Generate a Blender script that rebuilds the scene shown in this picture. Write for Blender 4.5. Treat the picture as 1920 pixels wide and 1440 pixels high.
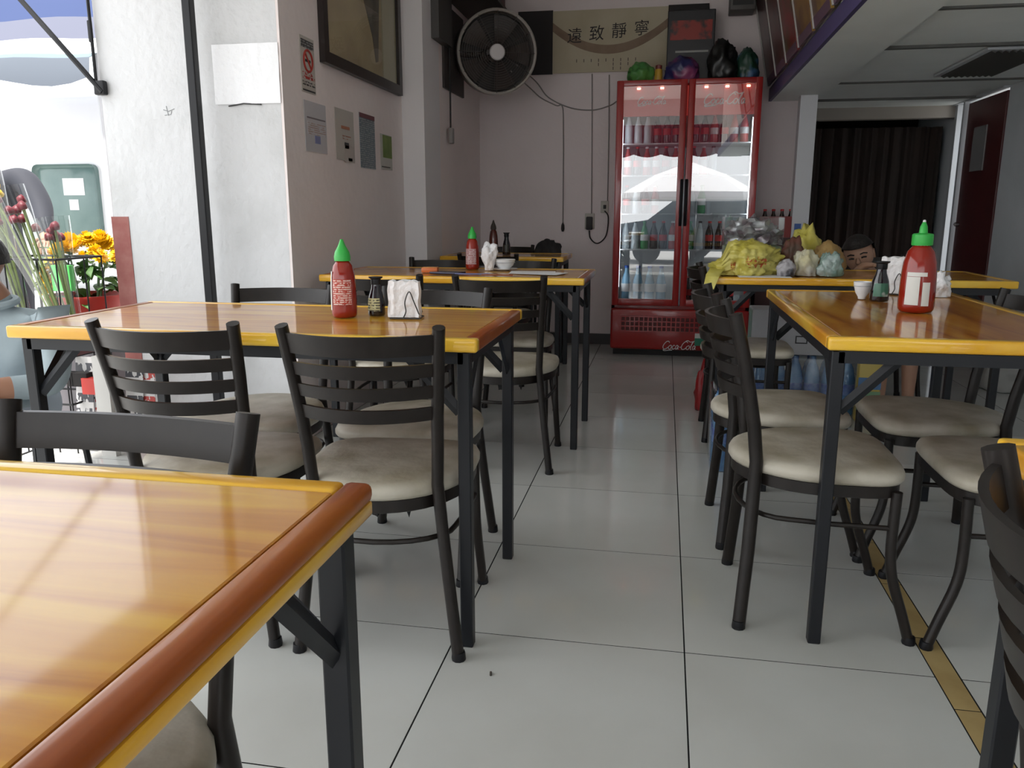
import bpy, bmesh, math, random
from math import sin, cos, pi, radians, sqrt, atan2
from mathutils import Vector, Matrix, noise
random.seed(7)
for o in list(bpy.data.objects): bpy.data.objects.remove(o)
S = bpy.context.scene
C = S.collection

# ------------------------------------------------------------------ camera
cd = bpy.data.cameras.new('camera'); cam = bpy.data.objects.new('camera', cd); C.objects.link(cam)
cd.sensor_width = 36.0; cd.lens = 1499.0/1920.0*36.0; cd.clip_start = .02
cam.location = (0, 0, 1.04); cam.rotation_euler = (radians(90-12.13), 0, radians(10.67))
S.camera = cam
# ------------------------------------------------------------------ sky, sun, exposure
W = bpy.data.worlds.new('world'); S.world = W; W.use_nodes = True
bg = W.node_tree.nodes['Background']; bg.inputs[0].default_value = (.95, .975, 1.0, 1); bg.inputs[1].default_value = 3.1
sd = bpy.data.lights.new('sun', 'SUN'); sd.energy = 10.0; sd.angle = radians(3); sd.color = (1, .96, .9)
so = bpy.data.objects.new('sun', sd); C.objects.link(so); so.location = (0, -6, 9)
so.rotation_euler = Vector((-.10, -.33, .94)).to_track_quat('Z', 'Y').to_euler()
vs = S.view_settings; vs.view_transform = 'Standard'; vs.look = 'None'; vs.exposure = 0.0; vs.gamma = 1.0; vs.use_curve_mapping = False

# ------------------------------------------------------------------ materials
MATS = {}
def nn(t, k, **kw):
    n = t.nodes.new(k)
    for a, v in kw.items(): setattr(n, a, v)
    return n
def pm(name, col, rough=.5, metal=0., spec=.5, col2=None, nscale=6., stretch=(1, 1, 1), thr=(.35, .7), bump=0., bscale=40.,
       emit=None, es=0., coat=0., rand=0., trans=0., alpha=1., rvar=0., coords='Object', sheen=0.):
    if name in MATS: return MATS[name]
    m = bpy.data.materials.new(name); m.use_nodes = True; t = m.node_tree; b = t.nodes['Principled BSDF']
    I = b.inputs
    I['Base Color'].default_value = (*col, 1); I['Roughness'].default_value = rough; I['Metallic'].default_value = metal
    I['Specular IOR Level'].default_value = spec; I['Coat Weight'].default_value = coat; I['Coat Roughness'].default_value = .06
    I['Transmission Weight'].default_value = trans; I['Alpha'].default_value = alpha
    if emit: I['Emission Color'].default_value = (*emit, 1); I['Emission Strength'].default_value = es
    tc = nn(t, 'ShaderNodeTexCoord'); out = None
    if col2 is not None or bump or rvar:
        mp = nn(t, 'ShaderNodeMapping'); mp.inputs['Scale'].default_value = stretch
        t.links.new(tc.outputs[coords], mp.inputs[0])
    if col2 is not None:
        no = nn(t, 'ShaderNodeTexNoise'); no.inputs['Scale'].default_value = nscale; no.inputs['Detail'].default_value = 5
        t.links.new(mp.outputs[0], no.inputs['Vector'])
        r = nn(t, 'ShaderNodeValToRGB'); r.color_ramp.elements[0].position = thr[0]; r.color_ramp.elements[1].position = thr[1]
        r.color_ramp.elements[0].color = (*col, 1); r.color_ramp.elements[1].color = (*col2, 1)
        t.links.new(no.outputs['Fac'], r.inputs[0]); out = r.outputs[0]
    if rand:
        oi = nn(t, 'ShaderNodeObjectInfo'); hs = nn(t, 'ShaderNodeHueSaturation'); hs.inputs['Color'].default_value = (*col, 1)
        mr = nn(t, 'ShaderNodeMapRange'); mr.inputs[3].default_value = 1-rand; mr.inputs[4].default_value = 1+rand
        t.links.new(oi.outputs['Random'], mr.inputs[0]); t.links.new(mr.outputs[0], hs.inputs['Value'])
        if out: t.links.new(out, hs.inputs['Color'])
        out = hs.outputs[0]
    if out: t.links.new(out, I['Base Color'])
    if bump:
        n2 = nn(t, 'ShaderNodeTexNoise'); n2.inputs['Scale'].default_value = bscale; n2.inputs['Detail'].default_value = 4
        t.links.new(mp.outputs[0], n2.inputs['Vector'])
        bp = nn(t, 'ShaderNodeBump'); bp.inputs['Strength'].default_value = bump; bp.inputs['Distance'].default_value = .01
        t.links.new(n2.outputs['Fac'], bp.inputs['Height']); t.links.new(bp.outputs[0], I['Normal'])
    if rvar:
        n3 = nn(t, 'ShaderNodeTexNoise'); n3.inputs['Scale'].default_value = nscale*1.7; n3.inputs['Detail'].default_value = 3
        t.links.new(mp.outputs[0], n3.inputs['Vector'])
        mr = nn(t, 'ShaderNodeMapRange'); mr.inputs[1].default_value = .3; mr.inputs[2].default_value = .7
        mr.inputs[3].default_value = max(.02, rough-rvar); mr.inputs[4].default_value = rough+rvar
        t.links.new(n3.outputs['Fac'], mr.inputs[0]); t.links.new(mr.outputs[0], I['Roughness'])
    MATS[name] = m; return m
def wood(name, c1, c2, c3, axis=0, rough=.35, coat=.8):
    if name in MATS: return MATS[name]
    m = bpy.data.materials.new(name); m.use_nodes = True; t = m.node_tree; b = t.nodes['Principled BSDF']
    tc = nn(t, 'ShaderNodeTexCoord'); mp = nn(t, 'ShaderNodeMapping')
    sc = [9., 9., 9.]; sc[axis] = 1.1; mp.inputs['Scale'].default_value = sc
    t.links.new(tc.outputs['Object'], mp.inputs[0])
    n1 = nn(t, 'ShaderNodeTexNoise'); n1.inputs['Scale'].default_value = 1.3; n1.inputs['Detail'].default_value = 6; n1.inputs['Distortion'].default_value = 1.2
    t.links.new(mp.outputs[0], n1.inputs['Vector'])
    r = nn(t, 'ShaderNodeValToRGB'); e = r.color_ramp.elements
    e[0].position = .34; e[0].color = (*c2, 1); e[1].position = .66; e[1].color = (*c3, 1); k = e.new(.5); k.color = (*c1, 1)
    t.links.new(n1.outputs['Fac'], r.inputs[0]); t.links.new(r.outputs[0], b.inputs['Base Color'])
    b.inputs['Roughness'].default_value = rough; b.inputs['Specular IOR Level'].default_value = .15; b.inputs['Coat Weight'].default_value = coat; b.inputs['Coat Roughness'].default_value = .07
    n2 = nn(t, 'ShaderNodeTexNoise'); n2.inputs['Scale'].default_value = 3.; t.links.new(tc.outputs['Object'], n2.inputs['Vector'])
    mr = nn(t, 'ShaderNodeMapRange'); mr.inputs[3].default_value = rough*.75; mr.inputs[4].default_value = rough*1.5
    t.links.new(n2.outputs['Fac'], mr.inputs[0]); t.links.new(mr.outputs[0], b.inputs['Roughness'])
    bp = nn(t, 'ShaderNodeBump'); bp.inputs['Strength'].default_value = .05; bp.inputs['Distance'].default_value = .005
    t.links.new(n1.outputs['Fac'], bp.inputs['Height']); t.links.new(bp.outputs[0], b.inputs['Normal'])
    MATS[name] = m; return m
def lines_mat(name, base, ink, lines=9, rough=.5, cover=.5, axis='Z', words=8.):
    # printed text-like rows: flat print, no legible characters. rows run along generated Z
    if name in MATS: return MATS[name]
    m = bpy.data.materials.new(name); m.use_nodes = True; t = m.node_tree; b = t.nodes['Principled BSDF']
    tc = nn(t, 'ShaderNodeTexCoord'); sp = nn(t, 'ShaderNodeSeparateXYZ'); t.links.new(tc.outputs['Generated'], sp.inputs[0])
    mu = nn(t, 'ShaderNodeMath', operation='MULTIPLY'); mu.inputs[1].default_value = lines; t.links.new(sp.outputs[axis], mu.inputs[0])
    fr = nn(t, 'ShaderNodeMath', operation='FRACT'); t.links.new(mu.outputs[0], fr.inputs[0])
    lt = nn(t, 'ShaderNodeMath', operation='LESS_THAN'); lt.inputs[1].default_value = cover; t.links.new(fr.outputs[0], lt.inputs[0])
    mp = nn(t, 'ShaderNodeMapping'); mp.inputs['Scale'].default_value = (words, words, lines); t.links.new(tc.outputs['Generated'], mp.inputs[0])
    no = nn(t, 'ShaderNodeTexNoise'); no.inputs['Scale'].default_value = 1.; no.inputs['Detail'].default_value = 2; t.links.new(mp.outputs[0], no.inputs['Vector'])
    gt = nn(t, 'ShaderNodeMath', operation='GREATER_THAN'); gt.inputs[1].default_value = .46; t.links.new(no.outputs['Fac'], gt.inputs[0])
    an = nn(t, 'ShaderNodeMath', operation='MULTIPLY'); t.links.new(lt.outputs[0], an.inputs[0]); t.links.new(gt.outputs[0], an.inputs[1])
    mx = nn(t, 'ShaderNodeMix', data_type='RGBA'); mx.inputs[6].default_value = (*base, 1); mx.inputs[7].default_value = (*ink, 1)
    t.links.new(an.outputs[0], mx.inputs[0]); t.links.new(mx.outputs[2], b.inputs['Base Color']); b.inputs['Roughness'].default_value = rough
    MATS[name] = m; return m
def glassy(name, tint=(1, 1, 1), refl=.3, rough=.0, ior=1.5):
    if name in MATS: return MATS[name]
    m = bpy.data.materials.new(name); m.use_nodes = True; t = m.node_tree; t.nodes.remove(t.nodes['Principled BSDF'])
    o = t.nodes['Material Output']; tr = nn(t, 'ShaderNodeBsdfTransparent'); tr.inputs[0].default_value = (*tint, 1)
    gl = nn(t, 'ShaderNodeBsdfGlossy'); gl.inputs['Roughness'].default_value = rough
    lw = nn(t, 'ShaderNodeFresnel'); lw.inputs[0].default_value = ior
    ad = nn(t, 'ShaderNodeMath', operation='ADD', use_clamp=True); ad.inputs[1].default_value = refl; t.links.new(lw.outputs[0], ad.inputs[0])
    ge = nn(t, 'ShaderNodeNewGeometry'); iv = nn(t, 'ShaderNodeMath', operation='SUBTRACT'); iv.inputs[0].default_value = 1.; t.links.new(ge.outputs['Backfacing'], iv.inputs[1])
    mu = nn(t, 'ShaderNodeMath', operation='MULTIPLY'); t.links.new(ad.outputs[0], mu.inputs[0]); t.links.new(iv.outputs[0], mu.inputs[1])
    mx = nn(t, 'ShaderNodeMixShader'); t.links.new(mu.outputs[0], mx.inputs[0]); t.links.new(tr.outputs[0], mx.inputs[1]); t.links.new(gl.outputs[0], mx.inputs[2])
    t.links.new(mx.outputs[0], o.inputs[0]); MATS[name] = m; return m

TILE = pm('tile_white', (.60, .61, .59), .10, spec=.5, col2=(.52, .52, .49), nscale=2.2, thr=(.4, .8), rand=.04, rvar=.04)
GROUT = pm('grout', (.02, .02, .02), 1., spec=0.)
TAN = pm('tile_tan', (.50, .37, .17), .22, col2=(.40, .28, .12), nscale=8, rand=.06)
PLASTER = pm('plaster_white', (.66, .66, .67), .75, col2=(.56, .56, .56), nscale=3.2, thr=(.5, .78), bump=.5, bscale=26)
PAINT = pm('paint_warm', (.86, .77, .75), .7, col2=(.78, .68, .66), nscale=1.6, thr=(.45, .75), bump=.25, bscale=18)
PAINT2 = pm('paint_light', (.80, .77, .78), .65, bump=.15, bscale=18)
PAINTB = pm('paint_back', (.78, .70, .70), .7, col2=(.70, .62, .61), nscale=1.2, thr=(.5, .8), bump=.2)
CEILM = pm('ceiling_paint', (.84, .88, .86), .6, col2=(.76, .80, .78), nscale=2)
GREYW = pm('grey_wall', (.58, .61, .63), .6, col2=(.48, .51, .53), nscale=2)
REDP = pm('red_oxide', (.30, .09, .08), .7, col2=(.38, .16, .14), nscale=14)
BLACKM = pm('black_steel', (.008, .008, .010), .4, spec=.3)
CHAIRM = pm('chair_steel', (.017, .013, .011), .36, spec=.32, col2=(.012, .009, .008), nscale=30)
TABLEM = pm('table_steel', (.010, .011, .014), .42, spec=.35)
VINYL = pm('seat_vinyl', (.52, .48, .40), .42, col2=(.27, .23, .15), nscale=7, thr=(.42, .74), bump=.45, bscale=16, rand=.06)
TORN = pm('torn_lining', (.012, .012, .012), .9)
AMBER = wood('wood_amber', (.54, .23, .018), (.36, .10, .008), (.64, .34, .025), 0)
AMBERY = wood('wood_amber_y', (.50, .19, .02), (.34, .10, .01), (.60, .28, .03), 1)
YEDGE = wood('wood_yellow_edge', (.76, .42, .03), (.62, .28, .015), (.82, .52, .06), 0, .3)
YEDGEY = wood('wood_yellow_edge_y', (.70, .37, .03), (.55, .22, .015), (.78, .47, .06), 1, .3)
REDGE = wood('wood_red_edge', (.30, .075, .012), (.19, .035, .008), (.42, .14, .02), 1, .3, .3)
REDC = pm('cooler_red', (.36, .012, .012), .28, col2=(.30, .008, .008), nscale=3, coat=.4)
DKRED = pm('cooler_dark_red', (.10, .006, .006), .5)
WHITEP = pm('white_plastic', (.78, .78, .78), .35)
WPRINT = pm('white_print', (.85, .85, .85), .5)
PAPER = pm('paper_white', (.82, .82, .82), .8, bump=.6, bscale=30)
NAPK = pm('napkin', (.86, .85, .86), .9, bump=.7, bscale=55)
DARK = pm('dark_void', (.012, .010, .010), .9)
SKIN = pm('skin', (.34, .17, .105), .55)
SKIN2 = pm('skin_pale', (.50, .29, .20), .55)
HAIR = pm('hair', (.012, .009, .008), .6, bump=.6, bscale=60)
GREENCAP = pm('green_cap', (.03, .42, .06), .35)
SAUCE = pm('chili_sauce', (.27, .016, .006), .15, coat=.35, spec=.4)
SAUCED = pm('chili_sauce_dark', (.09, .012, .008), .2, coat=.5)
SOY = pm('soy_bottle', (.008, .006, .010), .10, coat=.6)
BOWL = pm('bowl_white', (.78, .79, .80), .2)
WIRE = pm('wire_dark', (.03, .03, .03), .4)
CORD = pm('cord_grey', (.28, .26, .25), .7)
CORDB = pm('cord_black', (.02, .018, .018), .6)
GLASS = glassy('cooler_glass', (.93, .95, .95), .24)
CLEAR = glassy('clear_wrap', (.93, .95, .94), .09, .10)

# ------------------------------------------------------------------ mesh builder
class MB:
    def __init__(s): s.v = []; s.f = []
    def add(s, vs, fs):
        o = len(s.v); s.v += [tuple(v) for v in vs]; s.f += [tuple(i+o for i in f) for f in fs]; return s
    def box(s, c, d, rot=None):
        x, y, z = d[0]/2, d[1]/2, d[2]/2
        vs = [Vector((a*x, b*y, e*z)) for a in (-1, 1) for b in (-1, 1) for e in (-1, 1)]
        if rot is not None: vs = [rot @ v for v in vs]
        vs = [v+Vector(c) for v in vs]
        return s.add(vs, [(0, 1, 3, 2), (4, 6, 7, 5), (0, 4, 5, 1), (2, 3, 7, 6), (0, 2, 6, 4), (1, 5, 7, 3)])
    def bb(s, x0, x1, y0, y1, z0, z1): return s.box(((x0+x1)/2, (y0+y1)/2, (z0+z1)/2), (abs(x1-x0), abs(y1-y0), abs(z1-z0)))
    def rbox(s, c, d, bev=.005, seg=2, rot=None):
        bm = bmesh.new(); bmesh.ops.create_cube(bm, size=1)
        for v in bm.verts: v.co = Vector((v.co.x*d[0], v.co.y*d[1], v.co.z*d[2]))
        bmesh.ops.bevel(bm, geom=list(bm.edges), offset=bev, segments=seg, affect='EDGES', profile=.5)
        bm.verts.ensure_lookup_table(); vs = []
        for v in bm.verts:
            p = v.co.copy()
            if rot is not None: p = rot @ p
            vs.append(p+Vector(c))
        fs = [[v.index for v in f.verts] for f in bm.faces]; bm.free(); return s.add(vs, fs)
    def loft(s, rings, closed=True, cap0=True, cap1=True):
        n = len(rings[0]); vs = [p for r in rings for p in r]; fs = []
        for i in range(len(rings)-1):
            for j in range(n if closed else n-1):
                k = (j+1) % n; fs.append((i*n+j, i*n+k, (i+1)*n+k, (i+1)*n+j))
        if cap0: fs.append(tuple(range(n))[::-1])
        if cap1: fs.append(tuple((len(rings)-1)*n+j for j in range(n)))
        return s.add(vs, fs)
    def lathe(s, prof, c=(0, 0, 0), seg=20, M=None, a0=0, a1=2*pi):
        full = abs(a1-a0-2*pi) < 1e-6; rings = []
        for r, z in prof:
            ring = []
            for j in range(seg if full else seg+1):
                a = a0+(a1-a0)*j/seg; p = Vector((r*cos(a), r*sin(a), z))
                if M is not None: p = M @ p
                ring.append(p+Vector(c))
            rings.append(ring)
        return s.loft(rings, full, full, full)
    def tube(s, pts, r, seg=8, closed=False, sx=1., up=None):
        P = [Vector(p) for p in pts]; n = len(P); rings = []
        rr = r if isinstance(r, (list, tuple)) else [r]*n
        u = None
        for i in range(n):
            if closed: t = P[(i+1) % n]-P[i-1]
            else: t = P[min(i+1, n-1)]-P[max(i-1, 0)]
            t.normalize()
            if u is None:
                u = Vector(up) if up else (Vector((0, 0, 1)) if abs(t.z) < .9 else Vector((1, 0, 0)))
            u = (u-t*u.dot(t)); u.normalize(); w = t.cross(u)
            rings.append([P[i]+(u*cos(2*pi*j/seg)*sx+w*sin(2*pi*j/seg))*rr[i] for j in range(seg)])
        if closed: rings.append(rings[0]); return s.loft(rings, True, False, False)
        return s.loft(rings)
    def sphere(s, c, r, sc=(1, 1, 1), seg=12, rings=8):
        R = []
        for i in range(1, rings):
            a = pi*i/rings
            R.append([Vector((c[0]+r*sc[0]*sin(a)*cos(2*pi*j/seg), c[1]+r*sc[1]*sin(a)*sin(2*pi*j/seg), c[2]-r*sc[2]*cos(a))) for j in range(seg)])
        return s.loft(R)
    def build(s, name, mat, parent=None, smooth=False, ang=40, **kw):
        me = bpy.data.meshes.new(name); me.from_pydata(s.v, [], s.f)
        bm = bmesh.new(); bm.from_mesh(me); bmesh.ops.recalc_face_normals(bm, faces=bm.faces); bm.to_mesh(me); bm.free()
        return link(name, me, mat, parent, smooth, ang)
def link(name, me, mat, parent=None, smooth=False, ang=40):
    if mat is not None: me.materials.append(mat)
    if smooth:
        me.polygons.foreach_set('use_smooth', [True]*len(me.polygons))
        try: me.set_sharp_from_angle(angle=radians(ang))
        except Exception: pass
    o = bpy.data.objects.new(name, me); C.objects.link(o)
    if parent: o.parent = parent
    return o
def thing(name, label, cat, loc=(0, 0, 0), rz=0., group=None):
    o = bpy.data.objects.new(name, None); C.objects.link(o); o.location = loc; o.rotation_euler = (0, 0, rz); o.empty_display_size = .05
    o['label'] = label; o['category'] = cat
    if group: o['group'] = group
    return o
def tag(o, label, cat, group=None):
    o['label'] = label; o['category'] = cat
    if group: o['group'] = group
    return o
def struct(o, label=None):
    o['kind'] = 'structure'
    if label: o['label'] = label
    return o
def dup(root, loc=None, rz=None, label=None, group=None):
    r = root.copy(); C.objects.link(r)
    if loc is not None: r.location = loc
    if rz is not None: r.rotation_euler = (0, 0, rz)
    if label: r['label'] = label
    if group: r['group'] = group
    for ch in list(root.children):
        c = ch.copy(); C.objects.link(c); c.parent = r
        for g in list(ch.children):
            d = g.copy(); C.objects.link(d); d.parent = c
    return r
def wbox(name, mat, x0, x1, y0, y1, z0, z1, parent=None): return MB().bb(x0, x1, y0, y1, z0, z1).build(name, mat, parent)
def cr(pts, n=8):                                         # Catmull-Rom sampling
    P = [Vector(p) for p in pts]; out = []
    for i in range(len(P)-1):
        a, b, c, d = P[max(i-1, 0)], P[i], P[i+1], P[min(i+2, len(P)-1)]
        for k in range(n):
            t = k/n; out.append(.5*((2*b)+(c-a)*t+(2*a-5*b+4*c-d)*t*t+(3*b-a-3*c+d)*t**3))
    return out+[P[-1]]
def text(name, body, size, mat, parent, M, extrude=.0008, shear=0., align='CENTER', bold=0.):
    cu = bpy.data.curves.new(name, 'FONT'); cu.body = body; cu.size = size; cu.extrude = extrude; cu.shear = shear; cu.align_x = align; cu.align_y = 'CENTER'; cu.offset = bold
    o = bpy.data.objects.new(name, cu); C.objects.link(o)
    me = bpy.data.meshes.new_from_object(o.evaluated_get(bpy.context.evaluated_depsgraph_get()))
    bpy.data.objects.remove(o); bpy.data.curves.remove(cu); me.transform(M)
    me.materials.clear(); return link(name, me, mat, parent)
def frame_mat(o, xd, yd):                                  # matrix whose local x,y lie along xd,yd
    x = Vector(xd).normalized(); y = Vector(yd).normalized(); z = x.cross(y)
    return Matrix(((x.x, y.x, z.x, o[0]), (x.y, y.y, z.y, o[1]), (x.z, y.z, z.z, o[2]), (0, 0, 0, 1)))
def blob(sc, seed=0, amp=.25, freq=2.2, sub=4, flat=True, fine=.08):
    bm = bmesh.new(); bmesh.ops.create_icosphere(bm, subdivisions=sub, radius=1)
    for v in bm.verts:
        p = v.co.copy(); d = noise.noise(p*freq+Vector((seed*3.1, seed, -seed)))*amp+abs(noise.noise(p*freq*2.7+Vector((seed, 9, seed))))*fine*2.2+noise.noise(p*freq*6)*fine*.5
        p *= 1+d
        if flat and p.z < -.55: p.z = -.55+.04*(p.z+.55)
        v.co = Vector((p.x*sc[0], p.y*sc[1], (p.z+.57)*sc[2]))
    vs = [v.co.copy() for v in bm.verts]; fs = [[v.index for v in f.verts] for f in bm.faces]; bm.free()
    m = MB(); m.add(vs, fs); return m

# ================================================================== THE SETTING
XB, YB, Y2, XW, YP, XL = -1.464, 6.40, 4.893, -1.604, 3.305, -2.46
XR, CZ, YF = 2.2, 2.9, -2.7
floor = struct(wbox('floor', GROUT, -2.75, 3.0, YF, 8.3, -.06, -.0007), 'white glossy tiled floor with thin dark joints')
T = .5611; TY0 = 1.7987
xs = [(.085-.5625*(k+1), .085-.5625*k) for k in range(5)]+[(.085, .647)]+[(.702+.5625*k, .702+.5625*(k+1)) for k in range(3)]
tme = None
for (a, b) in xs:
    for r in range(-8, 11):
        y0 = TY0+T*r; w = b-a
        if tme is None:
            tme = MB().rbox((0, 0, -.005), (.5625-.0038, T-.0038, .01), .0002, 1)
            o = tme.build('floor_tile', TILE, floor); tme = o.data
        else:
            o = bpy.data.objects.new('floor_tile', tme); C.objects.link(o); o.parent = floor
        o.location = ((a+b)/2, y0+T/2, 0)
sme = None
for r in range(-14, 19):
    if sme is None:
        o = MB().rbox((0, 0, -.005), (.0515, .2985, .01), .0004, 1).build('border_tile', TAN, floor); sme = o.data
    else:
        o = bpy.data.objects.new('border_tile', sme); C.objects.link(o); o.parent = floor
    o.location = (.6745, 1.676+.302*r+.151, 0)
# left side: bright pillar, picture wall, second pillar, recess, back wall
p1 = struct(wbox('wall_left', PLASTER, XL, XW-.012, YP, YP+.22, 0, CZ), 'white plastered pier at the street opening')
wbox('colour_band', REDP, XL-.012, XL+.075, YP-.003, YP+.15, 0, 1.02, p1)
struct(wbox('wall_left_pictures', PAINT, XW-.0115, XW, YP, Y2-.0005, 0, CZ), 'dim plaster wall hung with notices')
struct(wbox('wall_left_pier', PAINT2, XW-.22, XB, Y2, Y2+.35, 0, CZ), 'narrow projecting wall pier')
struct(wbox('wall_left_recess', PAINT, XB-.2, XB, Y2+.35, YB, 0, CZ), 'recessed side wall beside the fan')
struct(wbox('wall_back', PAINTB, XB-.2, 1.02, YB, YB+.15, 0, CZ), 'mauve grey back wall behind the cooler')
struct(wbox('baseboard_back', pm('base_dark', (.05, .045, .045), .5), XB, -.38, YB-.014, YB-.001, 0, .085))
struct(wbox('ceiling', CEILM, -2.75, 3.0, YF, 8.3, CZ, CZ+.12), 'plain high ceiling')
struct(wbox('wall_left_header', PLASTER, XL, XL+.2, YF, YP, 2.35, CZ))
struct(wbox('wall_front_header', PLASTER, XL, XR, YF, YF+.15, 2.5, CZ))
struct(wbox('wall_right', GREYW, XR, XR+.2, YF, 6.08, 0, CZ), 'grey side wall by the red door')
struct(wbox('wall_right_far', GREYW, XR+.02, XR+.2, 6.98, 8.3, 0, CZ))
struct(wbox('wall_right_over_door', GREYW, XR+.02, XR+.2, 6.08, 6.98, 1.86, CZ))
struct(wbox('wall_far', DARK, .9, 2.5, 8.15, 8.3, 0, CZ))
struct(wbox('wall_far_side', PAINTB, .92, 1.02, YB+.15, 8.15, 0, CZ))
# low soffit on the right with purple fascia
soff = struct(wbox('ceiling_soffit', CEILM, .725, 1.04, -.6, 6.4, 1.832, 1.95), 'low grey soffit beam along the aisle')
struct(wbox('trim_1', pm('purple_paint', (.065, .05, .15), .5), .705, .725, -.6, 6.4, 1.832, 1.92), 'purple fascia strip along the soffit edge')
struct(wbox('ceiling_low', CEILM, 1.04, XR, -.6, 7.9, 1.93, 2.02), 'low panelled ceiling on the right')
YJ = [-.6, .4, 1.3, 2.15, 2.95, 3.74, 4.57, 5.70, 6.55, 7.1]
low = struct(wbox('ceiling_panelling', CEILM, 1.04, XR, -.6, 7.1, 1.905, 1.929))
for i in range(len(YJ)-1):
    wbox('joint_strip', pm('joint_dark', (.10, .10, .095), .6), 1.045, XR-.01, YJ[i]-.0115, YJ[i]+.022, 1.842, 1.9045, low)
    wbox('ceiling_panel', CEILM, 1.045, XR-.01, YJ[i]+.05, YJ[i+1]-.012, 1.85+.006*(i % 2), 1.904, low)
struct(wbox('mezzanine_wall', PAINT, .75, .83, -.6, 6.4, 1.95, CZ))
struct(wbox('column', pm('post_paint', (.62, .62, .64), .5), .887, 1.0, 6.10, 6.21, 0, 1.832), 'slim pale grey square post under the soffit')
wbox('sticker', pm('sticker_blue', (.05, .12, .35), .5), .905, .95, 6.096, 6.0995, .90, .96, bpy.data.objects['column'])
struct(wbox('trim_2', pm('lintel', (.30, .27, .24), .6), 1.02, XR, 7.04, 7.14, 1.76, 1.93), 'brownish lintel above the dark doorway')
# dark doorway curtain
m = MB(); n = 60; rg = []
for k in (0, 1):
    rg += [[(1.03+1.15*j/n, 7.32+.02*sin(j*1.15)+.012*sin(j*2.7)+.01*k, z) for j in range(n+1)] for z in ((1.72, .02) if k == 0 else (.02, 1.72))]
m.loft(rg, False, False, False)
tag(m.build('curtain', pm('curtain_brown', (.018, .013, .011), .9, col2=(.03, .018, .014), nscale=3), None, True), 'dark brown curtain hanging in the far right doorway', 'curtain')
# grey metal door frame and maroon door
fr = struct(wbox('door_frame', pm('frame_grey', (.42, .44, .46), .5), 2.175, 2.215, 6.98, 7.035, 0, 1.845), 'grey metal door frame')
wbox('jamb', MATS['frame_grey'], 2.165, 2.2, 6.80, 6.835, 0, 1.845, fr)
wbox('head', MATS['frame_grey'], 2.15, 2.2, 6.06, 7.03, 1.845, 1.905, fr)
dr = struct(MB().rbox((2.205, 6.43, .92), (.035, .70, 1.82), .004).build('door_1', pm('maroon', (.075, .010, .012), .45, col2=(.055, .008, .01), nscale=3)), 'dark maroon door in the right wall')
wbox('window_pane', pm('pane_grey', (.22, .22, .22), .2), 2.18, 2.1874, 6.36, 6.60, 1.33, 1.64, dr)
MB().lathe([(.005, 0), (.014, .004), (.016, .03), (0.004, .04)], seg=10, M=Matrix.Rotation(-pi/2, 3, 'Y'), c=(2.187, 6.70, .95)).build('handle', pm('handle_steel', (.5, .5, .5), .3, metal=1), dr, True)
# ceiling vent panel
v = thing('ceiling_vent', 'dark square ceiling vent above the red door', 'vent', (1.72, 5.05, 1.846))
MB().bb(-.17, .17, -.42, .42, -.012, 0).build('frame', MATS['frame_grey'], v)
for k in range(9): MB().box((-.13+.0325*k, 0, -.016), (.022, .78, .006), Matrix.Rotation(.5, 3, 'Y')).build('slat', pm('vent_dark', (.06, .06, .055), .6), v)
# street opening post
st = struct(MB().rbox((-1.945, 3.2, CZ/2), (.037, .04, CZ), .004).build('door_post', BLACKM), 'black steel post at the opening')
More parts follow.
